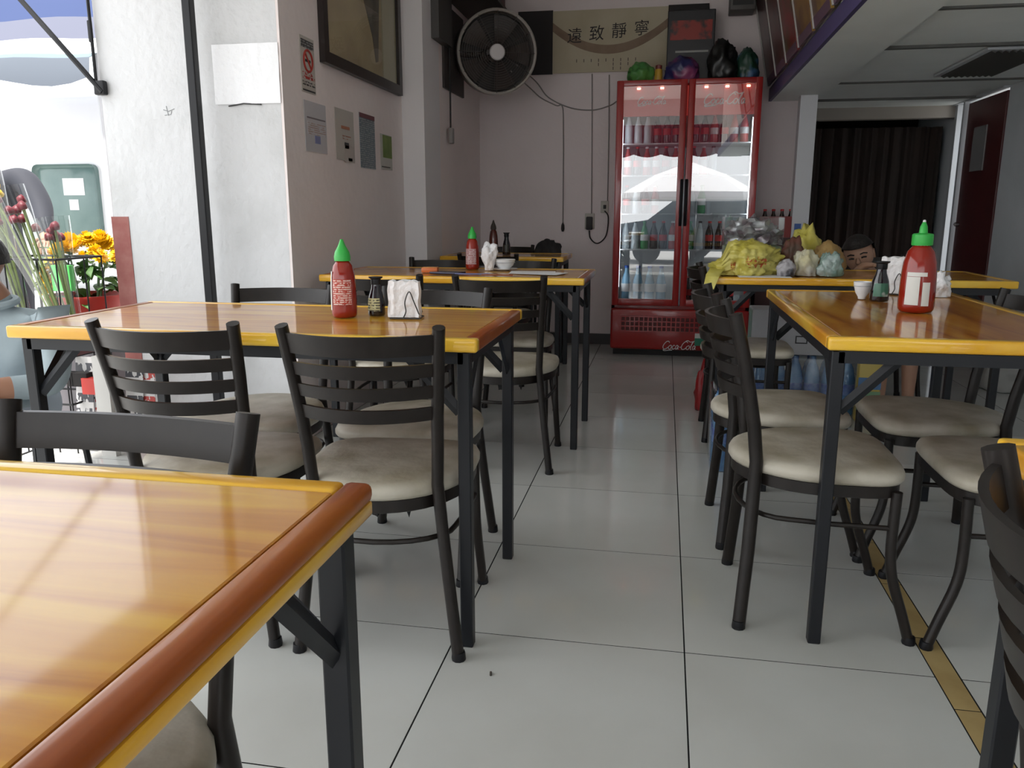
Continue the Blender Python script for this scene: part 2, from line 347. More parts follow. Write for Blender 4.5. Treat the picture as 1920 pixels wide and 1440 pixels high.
# ================================================================== CHAIRS
def interp(z, tab):
    for (a, va), (b, vb) in zip(tab, tab[1:]):
        if a <= z <= b: return va+(vb-va)*(z-a)/(b-a)
    return tab[-1][1] if z > tab[-1][0] else tab[0][1]
PY = [(0, -.207), (.2, -.193), (.43, -.184), (.52, -.195), (.66, -.222), (.802, -.258)]
PX = [(0, .195), (.25, .165), (.43, .148), (.6, .156), (.802, .172)]
def make_chair(bow=.062):
    t = thing('dining_chair', '', 'chair')
    for s in (-1, 1):
        zz = [0, .1, .2, .32, .43, .52, .6, .68, .75, .802]
        pts = [(s*interp(z, PX), interp(z, PY), z) for z in zz]
        o = MB().tube(pts, .0142, 10, sx=1.18, up=(0, 1, 0)).build('back_post', CHAIRM, t, True, 60)
        MB().lathe([(.0165, 0), (.0175, .004), (.0155, .022)], (s*.195, -.207, -.0005), 10).build('foot_cap', BLACKM, o, True)
        fp = cr([(s*.197, .199, 0), (s*.195, .178, .07), (s*.191, .146, .17), (s*.188, .138, .25), (s*.185, .14, .385)], 4)
        o = MB().tube(fp, .0128, 10).build('leg', CHAIRM, t, True, 60)
        MB().lathe([(.0155, 0), (.0165, .004), (.0145, .02)], (s*.197, .198, -.0005), 10).build('foot_cap', BLACKM, o, True)
    for (z0, z1) in ((.742, .787), (.692, .722), (.642, .671), (.590, .621)):
        rings = []
        N = 14
        for j in range(N+1):
            u = -1+2*j/N; ring = []
            for (z, k) in ((z0, 0), (z0, 1), (z1, 1), (z1, 0)):
                hx = interp(z, PX); y = interp(z, PY)-bow*(1-u*u)-(.005 if k else -.005)
                ring.append((u*hx, y, z))
            rings.append(ring)
        MB().loft(rings).build('back_slat', CHAIRM, t, True, 35)
    def outline(f, z, dz=0):
        R = []
        for j in range(40):
            a = 2*pi*j/40; c, s = cos(a), sin(a)
            if s >= 0: x = math.copysign(abs(c)**.42, c)*.207; y = abs(s)**.42*.17
            else: x = c*.207; y = s*.238
            if y > 0: x *= 1
            R.append((x*f, (y+.03)*f-.03, z))
        return R
    MB().loft([outline(.955, .368), outline(.97, .37), outline(.97, .398), outline(.95, .40)]).build('seat_frame', CHAIRM, t, True, 30)
    MB().loft([outline(.985, .4005), outline(1.012, .409), outline(1.012, .420), outline(.985, .4315), outline(.9, .4385), outline(.6, .443), outline(.25, .4445)]).build('seat_cushion', VINYL, t, True, 70)
    hp = [(-.188, .138, .293), (-.184, 0, .293)]+[(-.172*cos(a), -.10-.115*sin(a), .293) for a in [pi*k/12 for k in range(13)]]+[(.184, 0, .293), (.188, .138, .293)]
    MB().tube(hp, .0068, 8).build('stretcher', CHAIRM, t, True, 60)
    rnd = random.Random(3); top = []; bot = []; n = 22
    for k in range(n+1):
        x = -.13+.26*k/n; y = -.14+.02*sin(k)
        top.append((x, y, .372)); bot.append((x+rnd.uniform(-.004, .004), y, .372-(rnd.uniform(.02, .05) if k in (4, 5, 9, 10, 11, 17) else .004)))
    m = MB(); m.loft([top, bot, [(p[0], p[1]+.003, p[2]) for p in bot], [(p[0], p[1]+.003, p[2]) for p in top]], False, False, False)
    m.build('torn_lining', TORN, t)
    return t
chair0 = make_chair(); used = [False]
def chair(x, y, rz, label, group):
    if not used[0]:
        used[0] = True; c = chair0; c.location = (x, y, 0); c.rotation_euler = (0, 0, rz); c['label'] = label; c['group'] = group
        return c
    return dup(chair0, (x, y, 0), rz, label, group)
gL, gR, gF = 'chairs around the long left table', 'chairs around the right table', 'chairs around the far left table'
chair(-1.10, 1.85, .02, 'dark slatted metal chair nearest the seated man in the pale shirt', gL)
chair(-.655, 1.858, .085, 'dark slatted metal chair with cream seat, back turned, before the left chili bottle', gL)
c = make_chair(.018); c.location = (-.668, .612, 0); c.rotation_euler = (0, 0, pi-.03); c['group'] = 'chairs in the foreground'
c['label'] = 'dark slatted chair tucked behind the nearest table in the left foreground'
#chair(-.665, .612, pi, 'dark slatted chair tucked behind the nearest table in the left foreground', 'chairs in the foreground')
chair(-1.245, 2.245, pi+.03, 'dark chair on the far side of the left table by the white pier', gL)
chair(-.725, 2.245, pi-.02, 'dark chair on the far side of the left table behind the napkins', gL)
chair(-.63, 3.27, .05, 'dark slatted chair drawn up to the far left table beside the aisle, back turned', gF)
chair(-1.10, 3.25, 0, 'dark chair at the far left table, mostly hidden behind the napkin holder', gF)
chair(-1.165, 3.92, pi, 'dark chair beyond the far left table, nearest the picture wall', gF)
chair(-.735, 3.92, pi, 'dark chair beyond the far left table behind the white bowl', gF)
chair(.43, 2.14, -pi/2, 'dark metal chair with cream seat at the aisle side of the right table, nearer one', gR)
chair(.41, 2.65, -pi/2+.04, 'dark metal chair with cream seat at the aisle side of the right table, farther one', gR)
chair(.862, 2.125, pi/2, 'cream seated chair at the wall side of the right table, nearer one', gR)
chair(.812, 2.62, pi/2, 'cream seated chair at the wall side of the right table, farther one', gR)
chair(.606, .705, -pi/2, 'dark slatted chair cut off at the right edge of the foreground', 'chairs in the foreground')
chair(.425, 3.86, -pi/2, 'dark chair at the end of the cluttered table under the yellow bag', 'chairs at the back')
chair(-1.02, 4.90, 0, 'dim dark chair on the near side of the rearmost left table', 'chairs at the back')
chair(-1.13, 5.66, pi, 'dim dark chair against the back wall beyond the rearmost table', 'chairs at the back')

# ================================================================== TABLES
ZT = .765
def table(label, x0, x1, y0, y1, top=AMBER, ex=None, ey=None, ins=.022, low=False):
    cx, cy = (x0+x1)/2, (y0+y1)/2; hx, hy = (x1-x0)/2, (y1-y0)/2
    t = thing('wooden_table', label, 'table', (cx, cy, 0), 0, 'wood topped tables with black steel legs')
    th = .031; e = .031
    MB().rbox((0, 0, ZT-th/2-.0008), (2*(hx-e)-.003, 2*(hy-e)-.003, th-.002), .0015, 1).build('tabletop', top, t)
    MB().bb(-hx+.02, hx-.02, -hy+.02, hy-.02, ZT-th-.001, ZT-th+.006).build('underboard', REDGE, t)
    for sy in (-1, 1): MB().rbox((0, sy*(hy-e/2), ZT-th/2), (2*hx if not low else 2*(hx-e)-.0005, e, th), .006, 3).build('edge_strip', ex or YEDGE, t, True)
    for sx in (-1, 1):
        MB().rbox((sx*(hx-e/2), 0, ZT-th/2+(.006 if low else 0)), (e, 2*(hy-e)-.001 if not low else 2*hy, th-(.010 if low else 0)), .008 if low else .006, 3).build('edge_strip', ey or YEDGEY, t, True)
        if low: MB().rbox((sx*(hx-e/2-.001), 0, ZT-th+.004), (e-.001, 2*hy-.002, .016), .003, 2).build('lower_edge_strip', YEDGEY, t, True)
    zf = ZT-th-.002; L = .030; lx, ly = hx-ins-L/2, hy-ins-L/2
    lx0, ly0 = lx, ly
    if low: lx, ly = lx-.034, ly-.034
    for sy in (-1, 1): MB().bb(-lx, lx, sy*ly-L/2, sy*ly+L/2, zf-.028, zf).build('frame_rail', TABLEM, t)
    for sx in (-1, 1): MB().bb(sx*lx-L/2, sx*lx+L/2, -ly+L/2, ly-L/2, zf-.028, zf).build('frame_rail', TABLEM, t)
    lx, ly = lx0, ly0
    for sx in (-1, 1):
        for sy in (-1, 1):
            MB().rbox((sx*lx, sy*ly, zf/2), (L, L, zf), .0025, 1).build('leg', TABLEM, t)
            b = .115
            for (dx, dy) in ((-sx, 0), (0, -sy)):
                a0 = Vector((sx*lx+dx*L*.4, sy*ly+dy*L*.4, zf-.028-b)); a1 = Vector((sx*lx+dx*(b+L/2), sy*ly+dy*(b+L/2), zf-.02))
                d = a1-a0; q = d.to_track_quat('Z', 'Y').to_matrix()
                w = (.026, .006) if abs(dy) else (.006, .026)
                MB().tube([a0, a1], .014, 4, sx=.45 if abs(dx) else .45, up=(dy, dx, 0)).build('corner_brace', TABLEM, t)
    return t
table('nearest wooden table filling the lower left corner, glossy with reddish edge', -1.49, -.288, .13, .752, ex=YEDGE, ey=REDGE, ins=.017, low=True)
table('long amber table on the left with chili bottle, soy sauce and napkins', -1.60, -.40, 1.70, 2.29, ey=REDGE)
table('far left amber table with bowl, papers and crumpled napkin', -1.53, -.33, 3.405, 3.985, ey=REDGE)
table('right hand amber table with the large chili bottle and small white cup', .372, .998, 1.884, 3.055, top=AMBERY, ins=.012)
table('cluttered amber table at the back right piled with plastic bags', .222, 1.42, 3.58, 4.18)
table('table corner showing bright yellow at the right edge of the foreground', .418, 1.04, .42, 1.062, ey=YEDGEY)
table('dim rearmost table on the left below the wall fan', -1.42, -.62, 5.02, 5.52)

# ================================================================== DRINKS COOLER
def logo(name, mat, parent, M, h=.1, w=.0045, shear=.22):
    L = [[(.75, .82), (.6, 1.0), (.35, .95), (.12, .6), (.08, .25), (.25, .02), (.5, .05), (.7, .25)],
         [(.5, .03), (.2, -.1), (.35, -.2), (.8, -.14), (1.3, -.1)],
         [(.95, .5), (.78, .35), (.8, .08), (1.0, .02), (1.12, .25), (1.05, .48), (.95, .5)],
         [(1.5, .42), (1.38, .52), (1.25, .35), (1.27, .08), (1.42, .02), (1.58, .15)],
         [(1.9, .42), (1.78, .52), (1.65, .35), (1.68, .08), (1.82, .05), (1.95, .45), (1.93, .1), (2.05, .05)],
         [(2.1, .28), (2.28, .3)],
         [(3.0, .85), (2.85, 1.0), (2.6, .95), (2.38, .6), (2.35, .25), (2.5, .02), (2.75, .05), (2.92, .22)],
         [(2.6, .95), (2.9, 1.15), (3.3, .97), (3.75, 1.1)],
         [(3.15, .5), (2.98, .35), (3.0, .08), (3.2, .02), (3.32, .25), (3.25, .48), (3.15, .5)],
         [(3.42, .3), (3.6, .85), (3.66, 1.0), (3.55, .9), (3.48, .4), (3.5, .05), (3.62, .05)],
         [(3.98, .42), (3.86, .52), (3.73, .35), (3.76, .08), (3.9, .05), (4.03, .45), (4.01, .1), (4.15, .08)]]
    m = MB()
    for st in L:
        pts = cr([((x-2.1+y*shear)*h, (y-.45)*h, 0) for x, y in st], 5)
        m.tube([M @ Vector(p) for p in pts], w, 5)
    o = m.build(name, mat, parent); return o
FX0, FX1, FY = -.372, .612, 5.90
fr = thing('drinks_cooler', 'tall red two door glass fronted drinks cooler against the back wall', 'cooler', (.12, 6.13, 0))
def fb(name, mat, x0, x1, y0, y1, z0, z1, par=fr): return MB().bb(x0-.12, x1-.12, y0-6.13, y1-6.13, z0, z1).build(name, mat, par)
m = MB()
for b in ((FX0, FX0+.025, FY+.05, 6.37, .06, 1.935), (FX1-.025, FX1, FY+.05, 6.37, .06, 1.935), (FX0, FX1, FY+.05, 6.37, 1.91, 1.936), (FX0, FX1, 6.35, 6.375, .06, 1.935), (FX0, FX1, FY+.05, 6.37, .34, .37)):
    m.bb(b[0]-.12, b[1]-.12, b[2]-6.13, b[3]-6.13, b[4], b[5])
m.build('body', REDC, fr)
LINER = pm('liner_white', (.55, .56, .57), .4)
m = MB()
for b in ((FX0+.026, FX0+.034, FY+.06, 6.345, .372, 1.905), (FX1-.034, FX1-.026, FY+.06, 6.345, .372, 1.905), (FX0+.03, FX1-.03, 6.338, 6.346, .372, 1.905), (FX0+.03, FX1-.03, FY+.06, 6.345, .3705, .380)):
    m.bb(b[0]-.12, b[1]-.12, b[2]-6.13, b[3]-6.13, b[4], b[5])
m.build('liner', LINER, fr)
fb('base', pm('base_black', (.01, .01, .01), .6), FX0+.02, FX1-.02, FY+.06, 6.35, 0, .06)
bp = MB().rbox((FX0/2+FX1/2-.12, FY+.03-6.13, .20), (FX1-FX0, .07, .30), .018, 3).build('kick_panel', REDC, fr, True)
fb('grille_recess', DKRED, -.30, .50, FY-.009, FY-.0052, .185, .30, bp)
m = MB()
for k in range(25): m.bb(-.30-.12+.033*k, -.30-.12+.033*k+.009, FY-.016-6.13, FY-.009-6.13, .185, .30)
m.build('grille_bars', REDC, bp)['kind'] = 'stuff'
m = MB()
for k in range(4): m.bb(-.42, .38, FY-.0165-6.13, FY-.0095-6.13, .185+.036*k-.003, .185+.036*k+.006)
m.build('grille_rails', REDC, bp)['kind'] = 'stuff'
logo('lettering', WPRINT, bp, frame_mat((.13-.12, FY-.007-6.13, .085), (1, 0, 0), (0, 0, 1)), .058, .0028)
sk = fb('energy_label', pm('label_white', (.7, .7, .66), .6), .24, .345, FY-.008, FY-.0055, .09, .28, bp)
fb('label_band', pm('label_green', (.03, .22, .14), .6), .24, .345, FY-.0095, FY-.0082, .09, .145, sk)
for (x0, x1, hs) in ((FX0+.006, .112, 1), (.122, FX1-.004, -1)):
    d = thing('door', '', ''); del d['category']; del d['label']; d.parent = fr; d.location = (0, 0, 0)
    cx = (x0+x1)/2-.12; w = x1-x0; z0, z1 = .372, 1.932
    bpy.data.objects.remove(d)
    m = MB(); y = FY+.025-6.13
    m.rbox((x0+.0225-.12, y, (z0+z1)/2), (.045, .05, z1-z0), .006); m.rbox((x1-.0225-.12, y, (z0+z1)/2), (.045, .05, z1-z0), .006)
    m.rbox((cx, y, z1-.019), (w-.085, .048, .038), .005); m.rbox((cx, y, z0+.024), (w-.085, .048, .048), .005)
    d = m.build('door', REDC, fr, True)
    fb('glass_pane', GLASS, x0+.045, x1-.045, FY+.020, FY+.026, z0+.048, z1-.038, d)
    hx = (x1-.012 if hs > 0 else x0+.012)-.12
    MB().tube([(hx, FY-.002-6.13, .95), (hx, FY-.022-6.13, .97), (hx, FY-.022-6.13, 1.24), (hx, FY-.002-6.13, 1.26)], .011, 8).build('handle', BLACKM, d, True)
hd = fb('header_sign', pm('header_red', (.32, .02, .02), .3, emit=(.8, .05, .03), es=.18), FX0+.036, FX1-.036, FY+.07, FY+.085, 1.70, 1.9)
logo('lettering', WPRINT, hd, frame_mat((.365-.12, FY+.068-6.13, 1.80), (1, 0, 0), (0, 0, 1)), .068, .0046)
logo('lettering', WPRINT, hd, frame_mat((-.13-.12, FY+.068-6.13, 1.80), (1, 0, 0), (0, 0, 1)), .048, .0032)
LED = pm('led', (1, 1, 1), .5, emit=(1, .55, .35), es=6.)
for x in (-.22, -.06, .24, .38, .52): fb('light', LED, x-.012-.0, x+.012, FY+.055, FY+.068, 1.878, 1.89, hd)
for z in (.775, 1.03, 1.30, 1.52):
    fb('shelf', pm('shelf_wire', (.62, .63, .64), .4), FX0+.036, .117, FY+.10, 6.335, z-.008, z); fb('shelf', MATS['shelf_wire'], .124, FX1-.036, FY+.10, 6.335, z-.008, z)
tube_l = pm('lamp_tube', (1, 1, 1), .4, emit=(.85, .93, 1.0), es=9.)
for x in (FX0+.045, FX1-.045): fb('light_tube', tube_l, x-.005, x+.005, FY+.075, FY+.085, .5, 1.68)
# bottles inside
GL = 'drink bottles on the cooler shelves'
def bottle(lab, body, capm, band=None, h=.2, r=.029):
    t = thing('drink_bottle', lab, 'bottle', (0, 0, 0), 0, GL)
    MB().lathe([(r*.9, 0), (r, .01), (r*.95, h*.3), (r, h*.55), (r*.8, h*.68), (r*.4, h*.86), (r*.38, h*.95)], seg=12).build('body', body, t, True)
    MB().lathe([(r*.46, h*.94), (r*.46, h), (r*.3, h*1.01)], seg=10).build('cap', capm, t, True)
    if band: MB().lathe([(r*1.02, h*.3), (r*1.03, h*.52)], seg=12).build('label_band', band, t, True)
    return t
COLA = pm('cola', (.03, .010, .008), .1, coat=.5); PINK = pm('drink_pink', (.5, .09, .09), .2); WATER = pm('water_blue', (.22, .42, .58), .12, coat=.5); CLR = pm('drink_clear', (.55, .60, .62), .12, coat=.5); GRN = pm('drink_green', (.05, .25, .08), .15)
REDL = pm('label_red', (.5, .02, .02), .4); WHL = pm('label_pale', (.75, .75, .75), .4); BLC = pm('cap_blue', (.03, .10, .4), .4)
protos = {'cola': bottle('dark cola bottle with red band on a cooler shelf', COLA, REDL, REDL), 'pink': bottle('red soft drink bottle with pale band on a cooler shelf', PINK, WHL, WHL),
          'clear': bottle('clear drink bottle with dark cap on a cooler shelf', CLR, COLA, None), 'water': bottle('blue water bottle on the lowest cooler shelf', WATER, BLC, WHL, .27, .036), 'green': bottle('green soft drink bottle on a cooler shelf', GRN, GRN, WHL)}
first = set()
BK = {'cola': 'dark cola bottle with red band', 'pink': 'red soft drink bottle with pale band', 'clear': 'clear drink bottle with dark cap', 'water': 'blue water bottle', 'green': 'green soft drink bottle'}
def putb(k, x, y, z, where=None):
    if where is None:
        sh_ = {1.52: 'top shelf', 1.30: 'second shelf', 1.03: 'third shelf', .775: 'fourth shelf', .3805: 'floor'}[z]
        where = 'on the cooler %s behind the %s door' % (sh_, 'left' if x < .117 else 'right')
    if k not in first: first.add(k); o = protos[k]; o.location = (x, y, z)
    else: o = dup(protos[k], (x, y, z))
    o['label'] = BK[k]+' '+where
rnd = random.Random(5)
for z, L, R in ((1.52, ['clear']*3+['cola']*3, ['cola', 'cola', 'pink', 'cola', 'pink', 'pink']), (1.30, ['pink', 'cola', 'pink', 'pink', 'cola', 'pink'], ['cola', 'pink', 'clear']), (1.03, ['cola', 'clear', 'cola', 'pink'], ['clear', 'green']), (.775, ['clear', 'clear', 'green', 'cola', 'cola', 'pink'], ['green', 'clear', 'cola', 'cola'])):
    for x0, LL in ((FX0+.085, L), (.18, R)):
        for i, k in enumerate(LL): putb(k, x0+.068*i, FY+.17+rnd.uniform(0, .02), z)
for i in range(4): putb('water', FX0+.10+.085*i, FY+.16, .3805)
for i in range(5): putb('pink' if i % 2 else 'cola', .18+.075*i, FY+.16, .3805)

# on top of the cooler
tz = 1.9365
b = tag(MB().rbox((.125, 6.26, tz+.25), (.33, .14, .50), .006).build('cardboard_box', pm('box_black', (.012, .012, .016), .35)), 'black printed carton standing on top of the drinks cooler', 'box')
m = MB(); m.bb(-.02, .27, 6.187, 6.1895, tz+.30, tz+.43); m.build('printed_picture', pm('box_print', (.30, .03, .02), .4, col2=(.03, .02, .02), nscale=9, thr=(.45, .55)), b)
MB().bb(.02, .25, 6.187, 6.1895, tz+.215, tz+.228).build('printed_line', pm('print_grey', (.35, .35, .33), .5), b)
def putblob(name, label, cat, mat, loc, sc, seed, amp=.25, group=None, freq=2.2, sub=4, fine=.08, rz=0):
    o = blob(sc, seed, amp, freq, sub, True, fine).build(name, mat, None, True, 180); o.location = loc; o.rotation_euler = (0, 0, rz)
    return tag(o, label, cat, group)
gT = 'things on top of the cooler'
putblob('plastic_bag', 'green plastic bag on top left of the drinks cooler', 'bag', pm('bag_green', (.05, .20, .05), .4, col2=(.12, .3, .06), nscale=8), (-.215, 6.07, tz), (.085, .08, .085), 3, group=gT)
j = thing('sauce_jar', 'small yellow jar with dark lid on top of the drinks cooler', 'jar', (-.09, 6.05, tz), 0, gT)
MB().lathe([(.026, 0), (.028, .006), (.028, .075), (.02, .088)], seg=14).build('body', pm('jar_yellow', (.55, .32, .04), .3), j, True); MB().lathe([(.022, .086), (.023, .09), (.023, .11), (.012, .115)], seg=12).build('lid', pm('lid_red', (.18, .03, .03), .4), j, True)
putblob('plastic_bag', 'purple and blue plastic bag on top of the drinks cooler', 'bag', pm('bag_purple', (.02, .02, .10), .35, col2=(.30, .06, .16), nscale=7, thr=(.45, .6)), (.075, 6.07, tz), (.11, .07, .105), 8, group=gT)
putblob('plastic_bag', 'black bin bag on top of the drinks cooler', 'bag', pm('bag_black', (.008, .008, .008), .35), (.345, 6.08, tz), (.10, .08, .16), 5, group=gT, amp=.35)
putblob('plastic_bag', 'dark green and blue bag at the right end of the cooler top', 'bag', pm('bag_teal', (.012, .05, .03), .4, col2=(.06, .14, .28), nscale=9, thr=(.5, .62)), (.515, 6.10, tz), (.075, .08, .13), 11, group=gT)

# crate of bottles to the right of the cooler
cr_ = thing('bottle_crate', 'red plastic crate of dark bottles between the cooler and the grey post', 'crate', (.80, 6.24, .0))
MB().bb(-.135, .135, -.12, .12, 0, .86).build('cabinet', pm('cab_dark', (.05, .012, .012), .5), cr_)
m = MB()
for b in ((-.135, .135, -.12, -.108), (-.135, .135, .108, .12), (-.135, -.123, -.108, .108), (.123, .135, -.108, .108)): m.bb(*b, .861, 1.01)
m.build('crate_walls', pm('crate_red', (.22, .015, .012), .45), cr_)
for k in range(4): putb('cola', .80-.09+.06*k, 6.21, .8605, 'in the red crate beside the grey post')
# ================================================================== WALL FAN, SCROLL, CABLES, NOTICES
fan = thing('wall_fan', 'round drum fan with white hub mounted high on the left recess wall', 'fan', (-1.16, 5.62, 2.095))
FM = Matrix.Identity(3); fn = Vector((.36, -.92, -.12)).normalized(); fx = Vector((0, 0, 1)).cross(fn).normalized(); fy = fn.cross(fx)
FM = Matrix((fx, fy, fn)).transposed()
def fl(p): return FM @ Vector(p)
R = .265
FANM = pm('fan_grey', (.36, .33, .30), .4); FANB = pm('fan_blade', (.055, .042, .038), .4)
m = MB(); m.lathe([(R, -.15), (R+.008, -.14), (R+.008, 0), (R, .006), (R-.012, 0), (R-.012, -.15)], seg=48, M=FM); m.build('drum', FANM, fan, True)
m = MB()
for k in range(14): 
    rr = .055+(R-.065)*k/13.; m.tube([fl((rr*cos(2*pi*j/40), rr*sin(2*pi*j/40), .0)) for j in range(40)], .0018, 4, True)
for k in range(12):
    a = 2*pi*k/12; m.tube([fl((.04*cos(a), .04*sin(a), .003)), fl(((R-.005)*cos(a), (R-.005)*sin(a), .003))], .002, 4)
m.build('front_grille', pm('grille_wire', (.07, .06, .055), .45), fan, True)
m = MB(); m.lathe([(.05, -.01), (.052, .004), (.045, .012), (.01, .015)], seg=24, M=FM); m.build('hub', pm('hub_white', (.66, .62, .62), .5), fan, True)
for k in range(5):
    a = 2*pi*k/5; m = MB(); rg = []
    for i in range(6):
        r_ = .05+.19*i/5; ring = []
        for (u, dz) in ((-.32, .022), (0, .0), (.32, -.022), (.32, -.026), (0, -.004), (-.32, .018)): ring.append(fl((r_*cos(a+u*1.1), r_*sin(a+u*1.1), -.07+dz)))
        rg.append(ring)
    m.loft(rg); m.build('blade', FANB, fan, True)
m = MB(); m.lathe([(.055, -.2), (.06, -.19), (.06, -.09), (.03, -.08)], seg=16, M=FM); m.build('motor', FANB, fan, True)
m = MB(); m.lathe([(R-.013, -.151), (R-.013, -.147), (.02, -.147)], seg=32, M=FM); m.build('rear_cover', pm('fan_rear', (.03, .026, .025), .6), fan, True)
MB().tube([fl((0, 0, -.19)), (-.10, .06, 0), (-.30, .06, 0)], .016, 8).build('bracket_arm', FANB, fan, True)
MB().bb(-.303, -.288, -.30, .22, -.26, .26).build('dark_plate', pm('plate_dark', (.05, .042, .04), .6), fan)  # dark square plate flat on the wall behind the fan
# shelf with dark box above fan
sh = thing('wall_shelf', 'dark maroon box on a shelf above the wall fan', 'shelf', (-1.33, 5.75, 2.40))
MB().bb(-.13, .19, -.35, .3, 0, .02).build('board', pm('shelf_dark', (.06, .05, .045), .6), sh); MB().bb(-.12, .15, -.3, .25, .0205, .22).build('box', pm('shelf_maroon', (.09, .04, .04), .6), sh)
# electrical box and hanging cord on side wall
eb = thing('fuse_box', 'narrow dark fuse box high beside the wall fan with a cord hanging', 'fuse box', (XB+.0005, 5.24, 2.09))
MB().bb(0, .05, -.16, .16, 0, .5).build('case', pm('fuse_grey', (.07, .065, .062), .5), eb); MB().tube([(.03, .17, .3), (.028, .172, 0), (.026, .174, -.5)], .006, 6).build('cord', CORDB, eb); MB().rbox((.03, .174, -.55), (.03, .05, .1), .006).build('plug', CORD, eb, True)
# scroll
sc_ = thing('calligraphy_scroll', 'cream hanging scroll with four black brush characters and black ends', 'scroll', (-.45, YB-.012, 2.07), 0)
MB().bb(-.44, .41, -.004, .004, .0, .44).build('paper', pm('scroll_cream', (.52, .46, .34), .7, col2=(.44, .38, .26), nscale=4), sc_)
for (a, b) in ((-.705, -.44), (.41, .70)): MB().bb(a, b, -.005, .005, -.005, .447).build('end_panel', pm('scroll_black', (.018, .015, .016), .7), sc_)
pts = [(-.44+.85*k/24, 0, .175+.17*((k/24-.5)*2)**2-.02) for k in range(25)]
MB().loft([[(p[0], -.0052, p[2]+.035-.012*abs(k-12)/12) for k, p in enumerate(pts)], [(p[0], -.0052, p[2]-.028) for p in pts], [(p[0], -.0045, p[2]-.028) for p in pts], [(p[0], -.0045, p[2]+.035) for p in pts]], False, False, False).build('colour_band', pm('scroll_brown', (.21, .14, .095), .7, col2=(.30, .22, .15), nscale=6), sc_)  # curved brown band across the cream paper
INK = pm('ink', (.012, .008, .010), .6)
for k, chs in enumerate('遠致靜寧'):
    text('brush_character', chs, .115, INK, sc_, frame_mat((-.275+.165*k, -.0065, .255+.012*k), (1, 0, .04*(k % 2)), (.05, 0, 1)), .0006, 0, bold=.0)
m = MB(); rnd = random.Random(2)
for k in range(9):
    x = -.26+.055*k
    for q in range(rnd.randint(1, 3)): m.bb(x, x+.006, -.0062, -.0052, .095-.03*q-.022, .095-.03*q)
m.build('small_inscription', pm('ink_faint', (.12, .09, .08), .7), sc_)['kind'] = 'stuff'
# cables on back wall
def cable(name, label, pts, r, mat=CORD, n=6):
    return tag(MB().tube(cr(pts, n), r, 6).build(name, mat, None, True, 180), label, 'cable', 'cables on the back wall')
yb = YB-.009
cable('power_cable', 'grey fan cable drooping along the back wall to the switch drop', [(-1.10, 5.80, 2.0), (-1.05, 6.30, 1.96), (-.98, yb, 1.90), (-.86, yb, 1.84), (-.81, yb, 1.825), (-.80, yb, 1.6), (-.797, yb, 1.2), (-.796, yb, .95)], .0045)
cable('power_cable', 'grey fan cable sagging across the back wall to the cooler', [(-1.06, 5.80, 2.04), (-1.0, 6.30, 2.0), (-.92, yb, 1.90), (-.75, yb, 1.82), (-.58, yb, 1.80), (-.45, yb, 1.83), (-.40, yb, 1.86)], .0045)
cable('power_cable', 'straight grey wire down the back wall to the socket', [(-.589, yb, 2.06), (-.58, yb, 1.6), (-.572, yb, 1.02)], .004)
cable('power_cable', 'thin pair of wires beside the cooler edge', [(-.46, yb, 2.05), (-.452, yb, 1.6), (-.45, yb, 1.08)], .004)
cable('power_cable', 'black plug lead looping from the wall socket', [(-.585, yb-.02, .90), (-.575, yb-.02, .84), (-.52, yb-.01, .80), (-.455, yb-.01, .86), (-.44, yb-.01, 1.0), (-.47, yb-.01, 1.05)], .005, CORDB)
o = tag(MB().lathe([(.004, .05), (.012, .03), (.014, 0), (.008, -.02)], (-.796, yb-.002, .91), 10).build('pull_switch', CORDB, None, True), 'small black pull switch hanging on the back wall', 'switch')
sk = thing('wall_socket', 'wall socket with a black plug left of the cooler', 'socket', (-.585, YB-.001, .97))
MB().rbox((0, -.008, 0), (.075, .016, .12), .004).build('plate', pm('socket_cream', (.5, .47, .42), .5), sk, True); MB().rbox((0, -.035, -.015), (.05, .04, .1), .008).build('plug', CORDB, sk, True)
sk = thing('wall_socket', 'pale wall socket close to the cooler edge', 'socket', (-.47, YB-.001, 1.08)); MB().rbox((0, -.008, 0), (.06, .016, .09), .004).build('plate', MATS['socket_cream'], sk, True); MB().rbox((0, -.02, 0), (.022, .02, .03), .004).build('outlet', CORDB, sk, True)
# picture frame on left wall
pf = thing('picture_frame', 'large black framed brown painting on the left wall', 'picture', (XW, 4.265, 1.72))
y0, y1, z1, bw = -.565, .565, .85, .052
BF = pm('frame_black', (.02, .014, .013), .35)
for b in ((y0, y1, 0, bw), (y0, y1, z1-bw, z1), (y0, y0+bw, bw, z1-bw), (y1-bw, y1, bw, z1-bw)): MB().bb(.001, .03, b[0], b[1], b[2], b[3]).build('frame_rail', BF, pf)
MB().bb(.002, .012, y0+bw, y1-bw, bw, z1-bw).build('canvas', pm('canvas_brown', (.52, .43, .26), .6, col2=(.36, .28, .18), nscale=2.5), pf)
def tri(name, mat, pts, par, x=.0128): 
    m = MB(); n = len(pts); m.add([(x, *p) for p in pts]+[(x+.0008, *p) for p in pts], [tuple(range(n))[::-1], tuple(range(n, 2*n))]+[(i, (i+1) % n, n+(i+1) % n, n+i) for i in range(n)]); return m.build(name, mat, par)
tri('painted_rock', pm('paint_dark', (.13, .12, .10), .6, col2=(.2, .17, .12), nscale=9), [(-.15, .75), (-.22, .60), (-.10, .52), (.02, .38), (.12, .24), (.16, .12), (.20, .13), (.24, .45), (.26, .79), (.0, .79)], pf)
tri('painted_margin', pm('paint_olive', (.42, .39, .26), .6), [(.27, .055), (.51, .055), (.51, .79), (.27, .79)], pf, .0122)
MB().bb(.0145, .017, y0+bw, y1-bw, bw, z1-bw).build('glass_pane', glassy('picture_glass', (.98, .98, .98), .0, 0., 1.25), pf)
